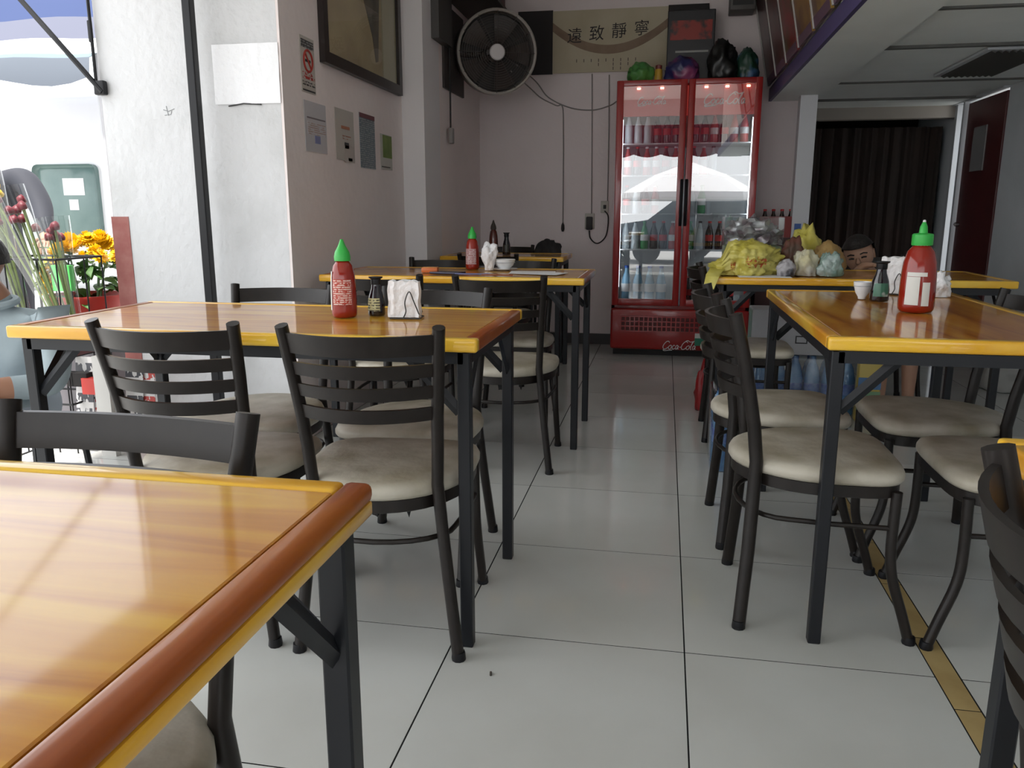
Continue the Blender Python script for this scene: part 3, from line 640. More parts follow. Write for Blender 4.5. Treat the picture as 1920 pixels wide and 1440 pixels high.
# notices on left wall
def notice(label, ya, yb_, za, zb, mat, parts=(), tilt=0., cat='notice'):
    t = thing('wall_notice', label, cat, (XW, (ya+yb_)/2, za), 0, 'notices on the left wall'); t.rotation_euler = (tilt, 0, 0)
    h = (yb_-ya)/2; MB().bb(.0008, .0035, -h, h, 0, zb-za).build('sheet', mat, t)
    for (nm, mt, a, b, c, d) in parts: MB().bb(.0036, .0046, -h+a*2*h, -h+b*2*h, c*(zb-za), d*(zb-za)).build(nm, mt, t)
    return t
CREAM = pm('notice_cream', (.50, .46, .42), .7); INKB = pm('notice_ink', (.04, .04, .04), .6); REDI = pm('notice_red', (.38, .04, .03), .6); OR_ = pm('notice_orange', (.45, .20, .12), .7); PALE = pm('notice_pale', (.52, .50, .52), .7)
ns = notice('no smoking sign with red ring beside the picture frame', 3.49, 3.635, 1.565, 1.80, CREAM, [('header', lines_mat('hdr', (.06, .06, .06), (.3, .3, .3), 3, words=7), .06, .94, .80, .94), ('red_caption', lines_mat('redcap', (.5, .46, .42), (.40, .03, .02), 2, cover=.75, words=6), .08, .94, .24, .38), ('caption', lines_mat('blkcap', (.5, .46, .42), (.05, .05, .05), 2, cover=.6, words=9), .06, .94, .12, .22), ('footer', INKB, .05, .95, .02, .05)])
m = MB(); m.tube([(.005, .045*cos(a), .135+.045*sin(a)) for a in [2*pi*k/28 for k in range(28)]], .0055, 5, True); m.tube([(.005, -.03, .167), (.005, .03, .103)], .0045, 5); m.build('red_ring', REDI, ns)
MB().bb(.0036, .005, -.028, .028, .130, .141).build('cigarette', INKB, ns)
notice('pale notice sheet with blue stamp under the no smoking sign', 3.50, 3.735, 1.31, 1.53, PALE, [('heading', pm('ink_grey', (.2, .17, .18), .7), .1, .95, .66, .69), ('text_rows', lines_mat('nrows', (.52, .5, .52), (.40, .28, .24), 6, words=5), .12, .95, .35, .6), ('blue_stamp', pm('stamp_blue', (.22, .24, .42), .7), .42, .68, .18, .34)])
notice('two overlapping tan notice sheets on the left wall', 3.845, 4.085, 1.295, 1.54, CREAM, [('orange_heading', OR_, .3, .75, .62, .68), ('orange_rows', lines_mat('orows', (.5, .46, .42), (.35, .16, .1), 2, words=5), .35, .8, .42, .52), ('lower_sheet', pm('notice_tan', (.47, .42, .39), .7), .42, .98, -.03, .3), ('dark_seal', INKB, .45, .68, .24, .36), ('dark_mark', INKB, .62, .85, .0, .06)])
notice('narrow blue grey poster with maroon top on the left wall', 4.17, 4.395, 1.272, 1.553, lines_mat('bluep', (.13, .17, .20), (.30, .33, .34), 26, words=12), [('maroon_band', pm('band_maroon', (.16, .05, .06), .6), 0, 1, .92, 1.0)])
notice('small green leaflet low on the left wall', 4.48, 4.676, 1.28, 1.475, pm('leaf_pale', (.50, .48, .44), .7), [('green_print', pm('leaf_green', (.13, .20, .04), .6, col2=(.22, .28, .08), nscale=14), .2, .98, .34, .98), ('caption', INKB, .05, .8, .06, .09)])
# paper on the white pier and scribble
p = thing('pinned_paper', 'crinkled blank white sheet taped to the white pier', 'paper', (-1.763, YP, 1.49))
m = MB(); nx, nz = 16, 12
g1 = [[(-.150+.30*i/nx, -.003-.003*noise.noise(Vector((i*.6, j*.6, 3)))-.002, .24*j/nz) for i in range(nx+1)] for j in range(nz+1)]
m.loft(g1, False, False, False); m.build('sheet', pm('sheet_white', (.93, .93, .95), .5, bump=.5, bscale=24), p, True)
m = MB(); m.tube([(-.09, -.004, -.008), (-.02, -.006, .001), (.06, -.004, -.004)], .003, 5); m.build('torn_edge', INKB, p)
m = MB()
for st in ([(-2.165, 1.475), (-2.14, 1.468), (-2.112, 1.478)], [(-2.15, 1.49), (-2.142, 1.45)], [(-2.16, 1.452), (-2.13, 1.455), (-2.125, 1.47)]): m.tube([(x, YP-.0005, z) for x, z in st], .0016, 4)
m.build('scribble', pm('scribble', (.32, .33, .34), .9), p1)['kind'] = 'stuff'
# menu boards above the soffit fascia
cols = [((.10, .03, .03), (.03, .015, .015)), ((.12, .035, .03), (.05, .02, .02)), ((.22, .02, .02), (.08, .05, .02)), ((.24, .13, .03), (.10, .03, .02)), ((.28, .17, .03), (.1, .05, .03)), ((.16, .05, .03), (.06, .03, .02)), ((.2, .1, .03), (.1, .03, .02))]
names = ['dark menu board nearest the cooler', 'dark red menu board, second from the cooler', 'red edged menu board, third from the cooler', 'brown food picture board, fourth from the cooler', 'yellow brown food picture board by the frame top', 'menu board just out of the top edge', 'menu board overhead beyond the top edge']
yy = 6.30
for i, (c1, c2) in enumerate(cols[:6]):
    w = .44; t = thing('menu_board', names[i]+' above the purple strip', 'menu board', (.700, yy-w/2, 1.925), 0, 'menu boards along the soffit'); t.rotation_euler = (0, -.2, 0)
    MB().bb(-.02, -.004, -w/2+.02, w/2-.02, .0, .72).build('picture', pm('menu_%d' % i, c1, .3, col2=c2, nscale=7, thr=(.4, .6)), t)
    MB().bb(-.026, -.003, w/2-.0195, w/2-.002, 0, .72).build('white_edge', pm('menu_edge', (.42, .40, .38), .5), t); MB().bb(-.0205, -.0202, -w/2+.02, w/2-.02, .0, .05).build('caption_strip', pm('menu_cap', (.10, .05, .08), .5), t)
    yy -= w+.03

# ================================================================== THINGS ON THE TABLES
LABW = lines_mat('label_white', (.66, .60, .58), (.16, .07, .07), 11, words=7, cover=.55); LABR = lines_mat('label_onred', (.40, .03, .01), (.72, .55, .5), 12, words=7, cover=.6)
LABY = lines_mat('label_yellow', (.50, .47, .25), (.05, .05, .03), 5, words=4); LABG = pm('label_greenwhite', (.45, .55, .5), .4)
def patch(name, mat, par, r, z0, z1, a0, a1, dr=.0008, prof=None):
    pr = [(r, z0), (r, z1)] if prof is None else prof
    m = MB(); m.lathe([(q+dr, z) for q, z in pr], seg=10, a0=a0, a1=a1); return m.build(name, mat, par, True)
def sriracha(label, loc, h=.205, r=.034, kind=0, rz=0., mat=SAUCE, capm=GREENCAP, group='chili sauce bottles'):
    t = thing('chili_bottle', label, 'bottle', loc, rz, group)
    k = h/.205; b = h*.74
    pr = [(r*.86, 0), (r*.97, .006*k), (r, .016*k), (r*.985, b*.35), (r*.96, b*.55), (r*.90, b*.74), (r*.74, b*.90), (r*.50, b*.975), (r*.42, b)]
    MB().lathe(pr, seg=28).build('body', mat, t, True, 80)
    if kind == 0: cp = [(r*.62, b-.003), (r*.64, b+.008*k), (r*.56, b+.02*k), (r*.30, b+.036*k), (r*.17, h-.006), (r*.10, h)]
    else: cp = [(r*.56, b-.002), (r*.58, b+.002), (r*.58, b+.022*k), (r*.50, b+.0245*k), (r*.24, b+.026*k), (r*.20, b+.04*k), (r*.09, h-.004), (r*.07, h)]
    c = MB().lathe(cp, seg=20).build('cap', capm, t, True, 50)
    if kind == 1: MB().lathe([(r*.10, h-.008), (r*.085, h), (r*.05, h+.002)], seg=10).build('nozzle_tip', WHITEP, c, True)
    if kind == 1:
        MB().lathe([(r*.46, b-.006), (r*.47, b-.001)], seg=16).build('neck_ring', WHITEP, t, True)
    return t
rr = .034
b = sriracha('red chili sauce bottle with green cone cap on the long left table', (-.838, 2.02, ZT+.0003), rz=0)
patch('printed_label', LABR, b, rr*.975, .045, .105, -pi/2-.55, -pi/2+1.0, .0008, [(rr, .035), (rr*.985, .055), (rr*.965, .085), (rr*.95, .102)]); patch('side_label', LABW, b, rr, .02, .125, -pi/2-1.45, -pi/2-.75, .0009, [(rr, .02), (rr*.985, .055), (rr*.96, .085), (rr*.93, .105), (rr*.88, .122)])
R2 = .0475
b = sriracha('large red chili sauce bottle with stepped green cap on the right table', (.704, 2.43, ZT+.0003), .252, R2, 1)
k_ = .252*.74
patch('printed_label', LABW, b, R2, .03, .10, -pi/2-.95, -pi/2-.18, .0009, [(R2, .022), (R2*.985, .065), (R2*.965, .10)]); patch('side_label', LABW, b, R2, .03, .1, -pi/2-.02, -pi/2+.42, .0009, [(R2, .020), (R2*.985, .065), (R2*.97, .085)]); patch('upper_label', LABW, b, R2, .03, .1, -pi/2-.95, -pi/2+.2, .0009, [(R2*.965, .101), (R2*.95, .112)])
b = sriracha('red chili sauce bottle on the far left table beside the crumpled napkin', (-.925, 3.86, ZT+.0003), .205, .034); patch('printed_label', lines_mat('label_dim', (.5, .36, .36), (.3, .1, .1), 9, words=5), b, rr, .0, .1, -pi/2-.9, -pi/2+.8, .0009, [(rr, .025), (rr*.985, .055), (rr*.965, .085), (rr*.94, .10)])
b = sriracha('dark brown sauce bottle with pointed cap on the rearmost table', (-1.103, 5.2, ZT+.0003), .225, .030, 0, 0, SAUCED, pm('cap_dark', (.03, .02, .015), .5))
def soy(label, loc, h=.105, r=.0235, lab=LABY):
    t = thing('soy_sauce_bottle', label, 'bottle', loc, 0, 'soy sauce bottles')
    MB().lathe([(r*.93, 0), (r, .005), (r*.98, h*.3), (r*.86, h*.5), (r*.56, h*.70), (r*.50, h*.82)], seg=22).build('body', SOY, t, True, 80)
    MB().lathe([(r*.56, h*.80), (r*.58, h*.83), (r*.58, h*.94), (r*.80, h*.97), (r*.80, h*.995), (r*.3, h)], seg=18).build('cap', BLACKM, t, True, 40)
    patch('printed_label', lab, t, r, 0, 0, -pi/2-.9, -pi/2+.75, .0008, [(r*.985, h*.13), (r*.985, h*.30), (r*.90, h*.46)])
    return t
soy('black soy sauce bottle with cream label on the long left table', (-.763, 2.062, ZT+.0003))
soy('black soy sauce bottle with greenish label on the right table', (.672, 2.70, ZT+.0003), .125, .029, pm('soy_green', (.05, .16, .10), .3, col2=(.4, .45, .42), nscale=30, thr=(.5, .6)))
soy('dark soy sauce bottle behind the bowl on the rearmost table', (-1.02, 5.22, ZT+.0003), .145, .027, pm('soy_dim', (.05, .05, .04), .4))
# napkin holder
def napkins(label, loc, rz, w=.082, h=.098, d=.045, gap=True):
    t = thing('napkin_holder', label, 'napkin holder', loc, rz, 'napkin holders')
    nx, nz = 14, 16; F = []
    for s in (-1, 1):
        g = []
        for j in range(nz+1):
            row = []
            for i in range(nx+1):
                u = i/nx-.5; z = .004+(h-.004)*j/nz
                wob = .004*noise.noise(Vector((i*.55, j*.35, s*4)))+.003*sin(i*1.7)*abs(u)*2
                row.append((u*w*(1+.03*sin(j*.7)), s*(d/2*(1-.25*(j/nz)))+wob, z+(.003*sin(i*1.3) if j == nz else 0)))
            g.append(row)
        F.append(g)
    m = MB(); per = []
    for j in range(nz+1): per.append(F[0][j]+F[1][j][::-1])
    m.loft(per); m.build('napkin_stack', NAPK, t, True, 50)
    for s in (-1, 1):
        m = MB(); y = s*(d/2+.006)
        m.tube(cr([(.0, y, .002), (-.008*s, y, .02), (.006, y, .045), (.018, y, .072), (.030, y, .045), (.042, y-.004*s, .012)], 5), .0016, 6); m.build('wire_loop', WIRE, t, True)
    MB().tube([(-w/2+.006, -d/2-.006, .0018), (w/2+.004, -d/2-.006, .0018), (w/2+.004, d/2+.006, .0018), (-w/2+.006, d/2+.006, .0018)], .0018, 6, True).build('wire_base', WIRE, t, True)
    return t
napkins('white paper napkins in a wire holder on the long left table', (-.672, 2.03, ZT), .12)
napkins('white napkin stack behind the soy bottle on the right table', (.775, 2.95, ZT), -.3, .085, .125, .05)
def crumple(label, loc, sc, seed, group='crumpled napkins'):
    return putblob('crumpled_napkin', label, 'napkin', NAPK, loc, sc, seed, .55, group, 2.0, 4, .16)
m = blob((.036, .034, .075), 21, .45, 2.4, 4, True, .14); 
for i, v in enumerate(m.v):
    z = v[2]/.12; f = .55+.9*max(0, min(1, z))**1.5; m.v[i] = (v[0]*f, v[1]*f, v[2])
o = m.build('crumpled_napkin', NAPK, None, True, 180); o.location = (-.827, 3.80, ZT); tag(o, 'tall crumpled white napkin on the far left table', 'napkin', 'crumpled napkins')
crumple('crumpled white napkin right of the large chili bottle', (.895, 2.88, ZT), (.037, .026, .048), 31)
# small white cup and bowl
c = thing('small_cup', 'small white cup beside the soy bottle on the right table', 'cup', (.632, 2.75, ZT+.0002))
MB().lathe([(.010, 0), (.012, .003), (.0115, .006), (.021, .022), (.027, .045), (.028, .056), (.0265, .056), (.0245, .044), (.018, .022), (.004, .010)], seg=24).build('bowl', BOWL, c, True, 60); MB().lathe([(.0272, .042), (.0278, .0435)], seg=24).build('painted_rim', pm('rim_grey', (.3, .33, .36), .4), c, True)
c = thing('rice_bowl', 'white bowl on a saucer on the far left table', 'bowl', (-.76, 3.84, ZT+.0002))
MB().lathe([(.028, .006), (.03, .012), (.042, .022), (.05, .042), (.053, .052), (.051, .052), (.047, .041), (.036, .022), (.006, .016)], seg=28).build('bowl', BOWL, c, True, 60); MB().lathe([(.03, 0), (.032, .002), (.062, .006), (.064, .0085), (.03, .0062)], seg=28).build('saucer', BOWL, c, True, 60); MB().lathe([(.0515, .036), (.0522, .0375)], seg=28).build('painted_line', MATS['rim_grey'], c, True)
# papers, phone, pens, orange box on the far left table
for i, (x, y, a) in enumerate(((-.60, 3.70, .1), (-.55, 3.64, -.25))):
    o = MB().rbox((0, 0, .0006), (.21, .15, .0010), .0003, 1).build('paper_sheet', PAPER); o.location = (x, y, ZT+.0003+.0014*i); o.rotation_euler = (0, 0, a); tag(o, ['white paper sheet lying under the other on the far left table', 'upper white paper sheet near the aisle end of the far left table'][i], 'paper', 'papers on the far left table')
o = MB().rbox((0, 0, .005), (.075, .15, .009), .003, 2, Matrix.Rotation(1.35, 3, 'Z')).build('mobile_phone', pm('phone_black', (.02, .018, .05), .15)); o.location = (-.97, 3.56, ZT+.0003); tag(o, 'dark flat phone lying on the far left table', 'phone')
o = MB().tube([(-.08, 0, .004), (.08, .01, .004)], .0035, 8).build('pen', pm('pen_blue', (.15, .17, .35), .3), None, True); o.location = (-.84, 3.50, ZT+.0003); tag(o, 'blue pen on the far left table', 'pen')
o = MB().tube([(-.07, 0, .004), (.07, .0, .004)], .0035, 8).build('pen', pm('pen_brown', (.25, .08, .04), .3), None, True); o.location = (-.72, 3.47, ZT+.0003); tag(o, 'red brown pen on the far left table', 'pen')
t = thing('snack_box', 'small orange box on the far left table', 'box', (-1.07, 3.62, ZT+.0003), .1)
MB().rbox((0, 0, .011), (.075, .05, .022), .003, 2).build('carton', pm('box_orange', (.62, .15, .03), .4), t, True); MB().rbox((0, 0, .0235), (.07, .046, .003), .001, 1).build('lid', pm('box_orange_pale', (.75, .33, .10), .4), t, True)
# ------------------------------------------------------------------ clutter on the back right table
BAGY = pm('bag_yellow', (.55, .47, .07), .4, col2=(.62, .56, .18), nscale=9, bump=.5, bscale=25)
gB = 'bags and food on the cluttered table'
m = blob((.135, .11, .092), 4, .28, 2.0, 5, True, .13)
for i, v in enumerate(m.v):
    x, y, z = v; 
    if x < -.085: m.v[i] = (x-.02, y, z*.55)
o = m.build('plastic_bag', BAGY, None, True, 180); o.location = (.365, 3.78, ZT); tag(o, 'crumpled yellow plastic bag with red print on the cluttered table', 'bag', gB)
# red print on the bag: a patch that follows the bag's front
def bag_print(src, loc, x0, x1, z0, z1, par):
    from mathutils.bvhtree import BVHTree
    bv = BVHTree.FromPolygons([Vector(v) for v in src.v], src.f); M_ = MB(); n_, k_ = 12, 6; g = []
    for j in range(k_+1):
        row = []
        for i in range(n_+1):
            x = x0+(x1-x0)*i/n_; z = z0+(z1-z0)*j/k_+.012*sin(i*1.9)*(1 if j in (0, k_) else .3)
            h = bv.ray_cast(Vector((x, -1, z)), Vector((0, 1, 0))); row.append(tuple(h[0]+Vector((0, -.0015, 0))) if h[0] else (x, 0, z))
        g.append(row)
    M_.loft(g, False, False, False); return M_.build('red_print', lines_mat('bagprint', (.55, .40, .06), (.48, .10, .03), 2, cover=.8, words=4), par, True)
bag_print(m, None, -.015, .075, .045, .08, o); bag_print(m, None, -.075, -.055, .03, .055, o)
# hanging corner of the bag over the table edge
m = MB(); m.loft([[(-.16, -.085, .035), (-.10, -.085, .03), (-.10, -.10, .03), (-.16, -.10, .035)], [(-.185, -.205, .012), (-.13, -.21, .012), (-.13, -.215, .002), (-.185, -.212, .002)], [(-.195, -.212, -.05), (-.15, -.216, -.05), (-.15, -.224, -.05), (-.195, -.222, -.05)]]); m.build('bag_handle', BAGY, o, True, 80)
t = thing('food_container', 'clear plastic container with silver food packs on the cluttered table', 'container', (.41, 4.055, ZT))
MB().rbox((0, 0, .06), (.26, .18, .12), .01, 2).build('lower_box', pm('box_green', (.10, .14, .08), .5, col2=(.3, .35, .2), nscale=20), t, True)
m = MB()
for b in ((-.135, .135, -.095, -.092, .121, .25), (-.135, .135, .092, .095, .121, .25), (-.135, -.132, -.092, .092, .121, .25), (.132, .135, -.092, .092, .121, .25), (-.137, .137, -.097, .097, .2505, .254)): m.bb(*b)
m.build('clear_box', glassy('clear_lid', (.9, .92, .91), .0, .15), t); blob((.11, .075, .075), 14, .4, 3., 4, True, .16).build('silver_packs', pm('foil', (.45, .43, .45), .3, metal=.6, col2=(.2, .14, .16), nscale=18, thr=(.45, .6)), t, True).location = (0, 0, .122)
putblob('plastic_bag', 'knotted yellow bag standing at the middle of the cluttered table', 'bag', BAGY, (.65, 4.05, ZT+.0005), (.072, .07, .125), 9, .4, gB, fine=.14)
putblob('plastic_bag', 'open cream and yellow food packet on the cluttered table', 'bag', pm('bag_cream', (.62, .56, .32), .45, col2=(.5, .5, .48), nscale=10, bump=.5, bscale=25), (.615, 3.74, ZT), (.048, .045, .07), 12, .4, gB, fine=.14)
putblob('plastic_bag', 'clear crinkled plastic bag with greenish sheen on the cluttered table', 'bag', pm('bag_clear', (.40, .48, .46), .18, col2=(.15, .28, .22), nscale=18, bump=.8, bscale=40, coat=.6), (.715, 3.72, ZT), (.048, .04, .065), 16, .35, gB, fine=.16)
putblob('bread_bag', 'tan paper bag of bread on the cluttered table', 'bag', pm('bag_tan', (.36, .23, .08), .6, col2=(.28, .16, .06), nscale=12, bump=.5), (.735, 3.90, ZT), (.068, .07, .088), 18, .25, gB)
putblob('snack_packet', 'small grey packet beside the yellow bag on the cluttered table', 'packet', pm('pkt_grey', (.42, .40, .42), .4, col2=(.06, .06, .07), nscale=16, thr=(.5, .6)), (.525, 3.68, ZT), (.038, .035, .045), 23, .3, gB)
putblob('snack_packet', 'dark reddish packet behind the yellow bag on the cluttered table', 'packet', pm('pkt_brown', (.10, .06, .04), .5, col2=(.2, .04, .03), nscale=12), (.575, 3.87, ZT), (.05, .045, .10), 25, .35, gB)
o = MB().rbox((0, 0, .0008), (.22, .15, .0014), .0004, 1).build('paper_sheet', PAPER); o.location = (.43, 3.66, ZT+.0002); tag(o, 'white paper under the yellow bag on the cluttered table', 'paper')
# ------------------------------------------------------------------ under the tables: water packs, carton, red bag
def waterpack(label, loc, nx, ny, h=.31, r=.042):
    t = thing('water_pack', label, 'water pack', loc, 0, 'shrink wrapped packs of water'); bm_ = None
    for i in range(nx):
        for j in range(ny):
            x, y = (i-(nx-1)/2)*2.05*r, (j-(ny-1)/2)*2.05*r
            if bm_ is None:
                o = MB().lathe([(r*.85, 0), (r, .01), (r*.96, h*.22), (r, h*.3), (r*.96, h*.5), (r, h*.62), (r*.7, h*.8), (r*.36, h*.9), (r*.36, h*.99), (r*.1, h)], seg=14).build('bottle', pm('water_bottle', (.05, .15, .34), .12, coat=.5, col2=(.12, .28, .48), nscale=22), t, True); bm_ = o.data
                lb = MB().lathe([(r*1.01, h*.36), (r*1.01, h*.54)], seg=14).build('label_band', pm('water_label', (.02, .06, .32), .3, col2=(.2, .3, .5), nscale=30), o, True); lm_ = lb.data
            else:
                o = bpy.data.objects.new('bottle', bm_); C.objects.link(o); o.parent = t
                lb = bpy.data.objects.new('label_band', lm_); C.objects.link(lb); lb.parent = o
            o.location = (x, y, 0.002)
    X, Y = nx*1.03*r+.003, ny*1.03*r+.003
    MB().rbox((0, 0, h/2+.003), (2*X, 2*Y, h+.006), .02, 3).build('shrink_wrap', glassy('shrink', (.86, .92, .96), .06, .15), t, True)
    return t
waterpack('pack of blue water bottles under the cluttered table, below the white carton', (.74, 4.36, 0), 6, 2)
waterpack('pack of blue water bottles on the floor behind the aisle chairs', (.305, 3.35, 0), 2, 3, .33)
t = thing('cardboard_carton', 'white carton with green side lying on the water bottles', 'carton', (.66, 4.36, .3175))
MB().rbox((.0, 0, .118), (.40, .17, .235), .004, 1).build('box', pm('carton_white', (.50, .50, .52), .6), t); MB().bb(-.2012, -.2002, -.08, .08, .01, .225).build('green_side', pm('carton_green', (.18, .32, .26), .6, col2=(.35, .45, .42), nscale=14), t)
MB().bb(.02, .08, -.0862, -.0852, .06, .10).build('printed_mark', INKB, t); MB().bb(.026, .074, -.0868, -.0861, .066, .094).build('printed_mark_inner', MATS['carton_white'], t)
t = thing('noodle_packet', 'yellow and blue packet standing under the right table', 'packet', (.975, 4.23, .0)); MB().rbox((.06, -.02, .17), (.11, .06, .34), .012, 2).build('packet', pm('pkt_yellow', (.55, .42, .10), .4), t, True); MB().rbox((.06, -.0515, .20), (.108, .002, .06), .0006, 1).build('blue_band', pm('pkt_blue', (.08, .18, .36), .4), t); MB().rbox((.06, -.0515, .11), (.108, .002, .10), .0006, 1).build('green_band', pm('pkt_green', (.18, .32, .18), .4), t)
putblob('plastic_bag', 'red plastic bag slumped on the floor by the aisle', 'bag', pm('bag_red', (.30, .012, .015), .35), (.235, 4.28, 0), (.045, .05, .165), 27, .25, 'bags on the floor')
o = MB().sphere((0, 0, .03), .03, (1, 1, .95)).build('orange_fruit', pm('orange', (.6, .13, .02), .45, bump=.2, bscale=90), None, True); o.location = (.268, 4.12, 0); tag(o, 'small orange ball on the floor beside the red bag', 'orange')
putblob('plastic_bag', 'whitish sack on the floor by the grey right wall', 'bag', pm('bag_white', (.42, .42, .40), .6), (2.02, 5.15, 0), (.13, .16, .16), 29, .25, 'bags on the floor')
putblob('black_bag', 'black bag on the back of the chair by the back wall', 'bag', pm('bag_matte', (.012, .011, .012), .7), (-.80, 5.62, .64), (.10, .07, .13), 33, .3)
bg_s = thing('plastic_stool', 'dark stool under the black bag near the back wall', 'stool', (-.80, 5.62, 0)); MB().rbox((0, 0, .62), (.24, .20, .03), .006).build('seat', TABLEM, bg_s)
for sx in (-1, 1):
    for sy in (-1, 1): MB().tube([(sx*.11, sy*.09, 0), (sx*.10, sy*.08, .605)], .011, 6).build('leg', TABLEM, bg_s, True)

# ================================================================== PEOPLE
def figure(par, J, bones, mats, sub=3, root='pelvis'):
    names_ = list(J); bm = bmesh.new(); lay = bm.verts.layers.skin.verify(); V = {}
    for n_ in names_:
        v = bm.verts.new(J[n_][0]); r = J[n_][1]; v[lay].radius = r if isinstance(r, tuple) else (r, r); v[lay].use_root = (n_ == root); V[n_] = v
    for a, b in bones: bm.edges.new((V[a], V[b]))
    me = bpy.data.meshes.new('body'); bm.to_mesh(me); bm.free()
    o = bpy.data.objects.new('body', me); C.objects.link(o)
    k = o.modifiers.new('s', 'SKIN'); k.use_smooth_shade = True; k.branch_smoothing = .6
    u = o.modifiers.new('u', 'SUBSURF'); u.levels = sub; u.render_levels = sub
    m2 = bpy.data.meshes.new_from_object(o.evaluated_get(bpy.context.evaluated_depsgraph_get())); bpy.data.objects.remove(o)
    m2.materials.clear(); ms = []
    for n_ in names_:
        if J[n_][2] not in ms: ms.append(J[n_][2])
    for q in ms: m2.materials.append(mats[q])
    P = [(Vector(J[n_][0]), ms.index(J[n_][2])) for n_ in names_]; seg_ = [(Vector(J[a][0]), Vector(J[b][0]), ms.index(J[a][2]), ms.index(J[b][2])) for a, b in bones]
    for f in m2.polygons:
        c = f.center; best = (9, 0)
        for a, b, ia, ib in seg_:
            d = b-a; t_ = max(0, min(1, (c-a).dot(d)/max(d.length_squared, 1e-9))); dist = (c-(a+d*t_)).length
            if dist < best[0]: best = (dist, ia if t_ < .5 else ib)
        f.material_index = best[1]; f.use_smooth = True
    return link('body', m2, None, par)
def hand(J, B, wrist, w, d, up, side, mat, s=1.):
    d = Vector(d).normalized(); up = Vector(up).normalized(); x = d.cross(up).normalized(); w = Vector(w)
    J[wrist+'_palm'] = (tuple(w+d*.045*s), (.030*s, .016*s), mat); B.append((wrist, wrist+'_palm'))
    for i, (off, l) in enumerate(((-.027, .062), (-.009, .07), (.009, .066), (.026, .052))):
        b0 = w+d*.085*s+x*off*s
        J['%s_f%d' % (wrist, i)] = (tuple(b0), .0088*s, mat); B.append((wrist+'_palm', '%s_f%d' % (wrist, i)))
        J['%s_g%d' % (wrist, i)] = (tuple(b0+d*l*.6*s-up*.012*s), .0078*s, mat); B.append(('%s_f%d' % (wrist, i), '%s_g%d' % (wrist, i)))
        J['%s_h%d' % (wrist, i)] = (tuple(b0+d*l*.85*s-up*.034*s), .0066*s, mat); B.append(('%s_g%d' % (wrist, i), '%s_h%d' % (wrist, i)))
    J[wrist+'_t0'] = (tuple(w+d*.045*s+x*side*.042*s), .0098*s, mat); B.append((wrist+'_palm', wrist+'_t0'))
    J[wrist+'_t1'] = (tuple(w+d*.085*s+x*side*.058*s-up*.01*s), .0080*s, mat); B.append((wrist+'_t0', wrist+'_t1'))
def head(par, c, r, look, skin, hairm, tilt=0., long=False):
    f = Vector(look).normalized(); rt_ = f.cross(Vector((0, 0, 1))).normalized(); upv = rt_.cross(f)
    M3 = Matrix((rt_, f, upv)).transposed() @ Matrix.Rotation(tilt, 3, 'Y')
    c = Vector(c); T_ = lambda p: c+M3 @ Vector(p)
    R_ = []
    for i in range(1, 16):                                             # head: egg with chin, brow and jaw
        a = pi*i/16; z = -cos(a)*1.18; ring = []
        for j in range(24):
            b_ = 2*pi*j/24; x, y = sin(a)*cos(b_), sin(a)*sin(b_); k = 1.
            if z < -.2: x *= 1-.30*(-z-.2); y = y*(1-.22*(-z-.2))+.10*(-z-.2)
            if y > 0: y *= .98
            else: y *= 1.12
            ring.append(T_((x*r*.86, y*r, z*r)))
        R_.append(ring)
    h = MB().loft(R_).build('head', skin, par, True, 180)
    m = MB(); m.loft([[T_((-.10*r, .98*r, .05*r)), T_((.10*r, .98*r, .05*r)), T_((0, 1.03*r, .12*r))], [T_((-.17*r, 1.0*r, -.22*r)), T_((.17*r, 1.0*r, -.22*r)), T_((0, 1.24*r, -.20*r))], [T_((-.12*r, .97*r, -.30*r)), T_((.12*r, .97*r, -.30*r)), T_((0, 1.08*r, -.30*r))]]); m.build('nose', skin, h, True, 180)
    EY = pm('eye_dark', (.02, .014, .012), .3); LIP = pm('lip', (.30, .10, .08), .5)
    for s_ in (-1, 1):
        MB().tube([T_((s_*.20*r, .95*r, .06*r)), T_((s_*.34*r, .93*r, .09*r)), T_((s_*.48*r, .86*r, .05*r))], .055*r, 6).build('eye', EY, h, True, 180)
        MB().tube([T_((s_*.16*r, .98*r, .28*r)), T_((s_*.36*r, .95*r, .34*r)), T_((s_*.55*r, .82*r, .26*r))], .04*r, 5).build('eyebrow', hairm, h, True, 180)
        e = [T_((s_*(.86+.08*q)*r, (-.05+.16*cos(t_))*r, (-.05+.26*sin(t_))*r)) for q in (0,) for t_ in [2*pi*k/12 for k in range(12)]]
        MB().tube(e, .055*r, 6, True).build('ear', skin, h, True, 180)
    MB().tube([T_((-.26*r, .88*r, -.56*r)), T_((0, .97*r, -.58*r)), T_((.26*r, .88*r, -.56*r))], .05*r, 6).build('mouth', LIP, h, True, 180)
    R_ = []
    for i in range(0, 10):                                             # hair cap
        a = pi*.5*(i/9)*1.25 if long else pi*.5*(i/9)*1.12; z = cos(a); ring = []
        for j in range(24):
            b_ = 2*pi*j/24; x, y = sin(a)*cos(b_), sin(a)*sin(b_); zz = z*1.26
            if y > .25*sin(a) and zz < .62: zz = .62+(.62-zz)*.12; 
            k = 1.09+.03*noise.noise(Vector((x*5, y*5, z*5)))
            ring.append(T_((x*r*.9*k, y*r*(1.04 if y > 0 else 1.16)*k, zz*r)))
        R_.append(ring)
    MB().loft(R_, True, True, False).build('hair', hairm, par, True, 180)
    return h
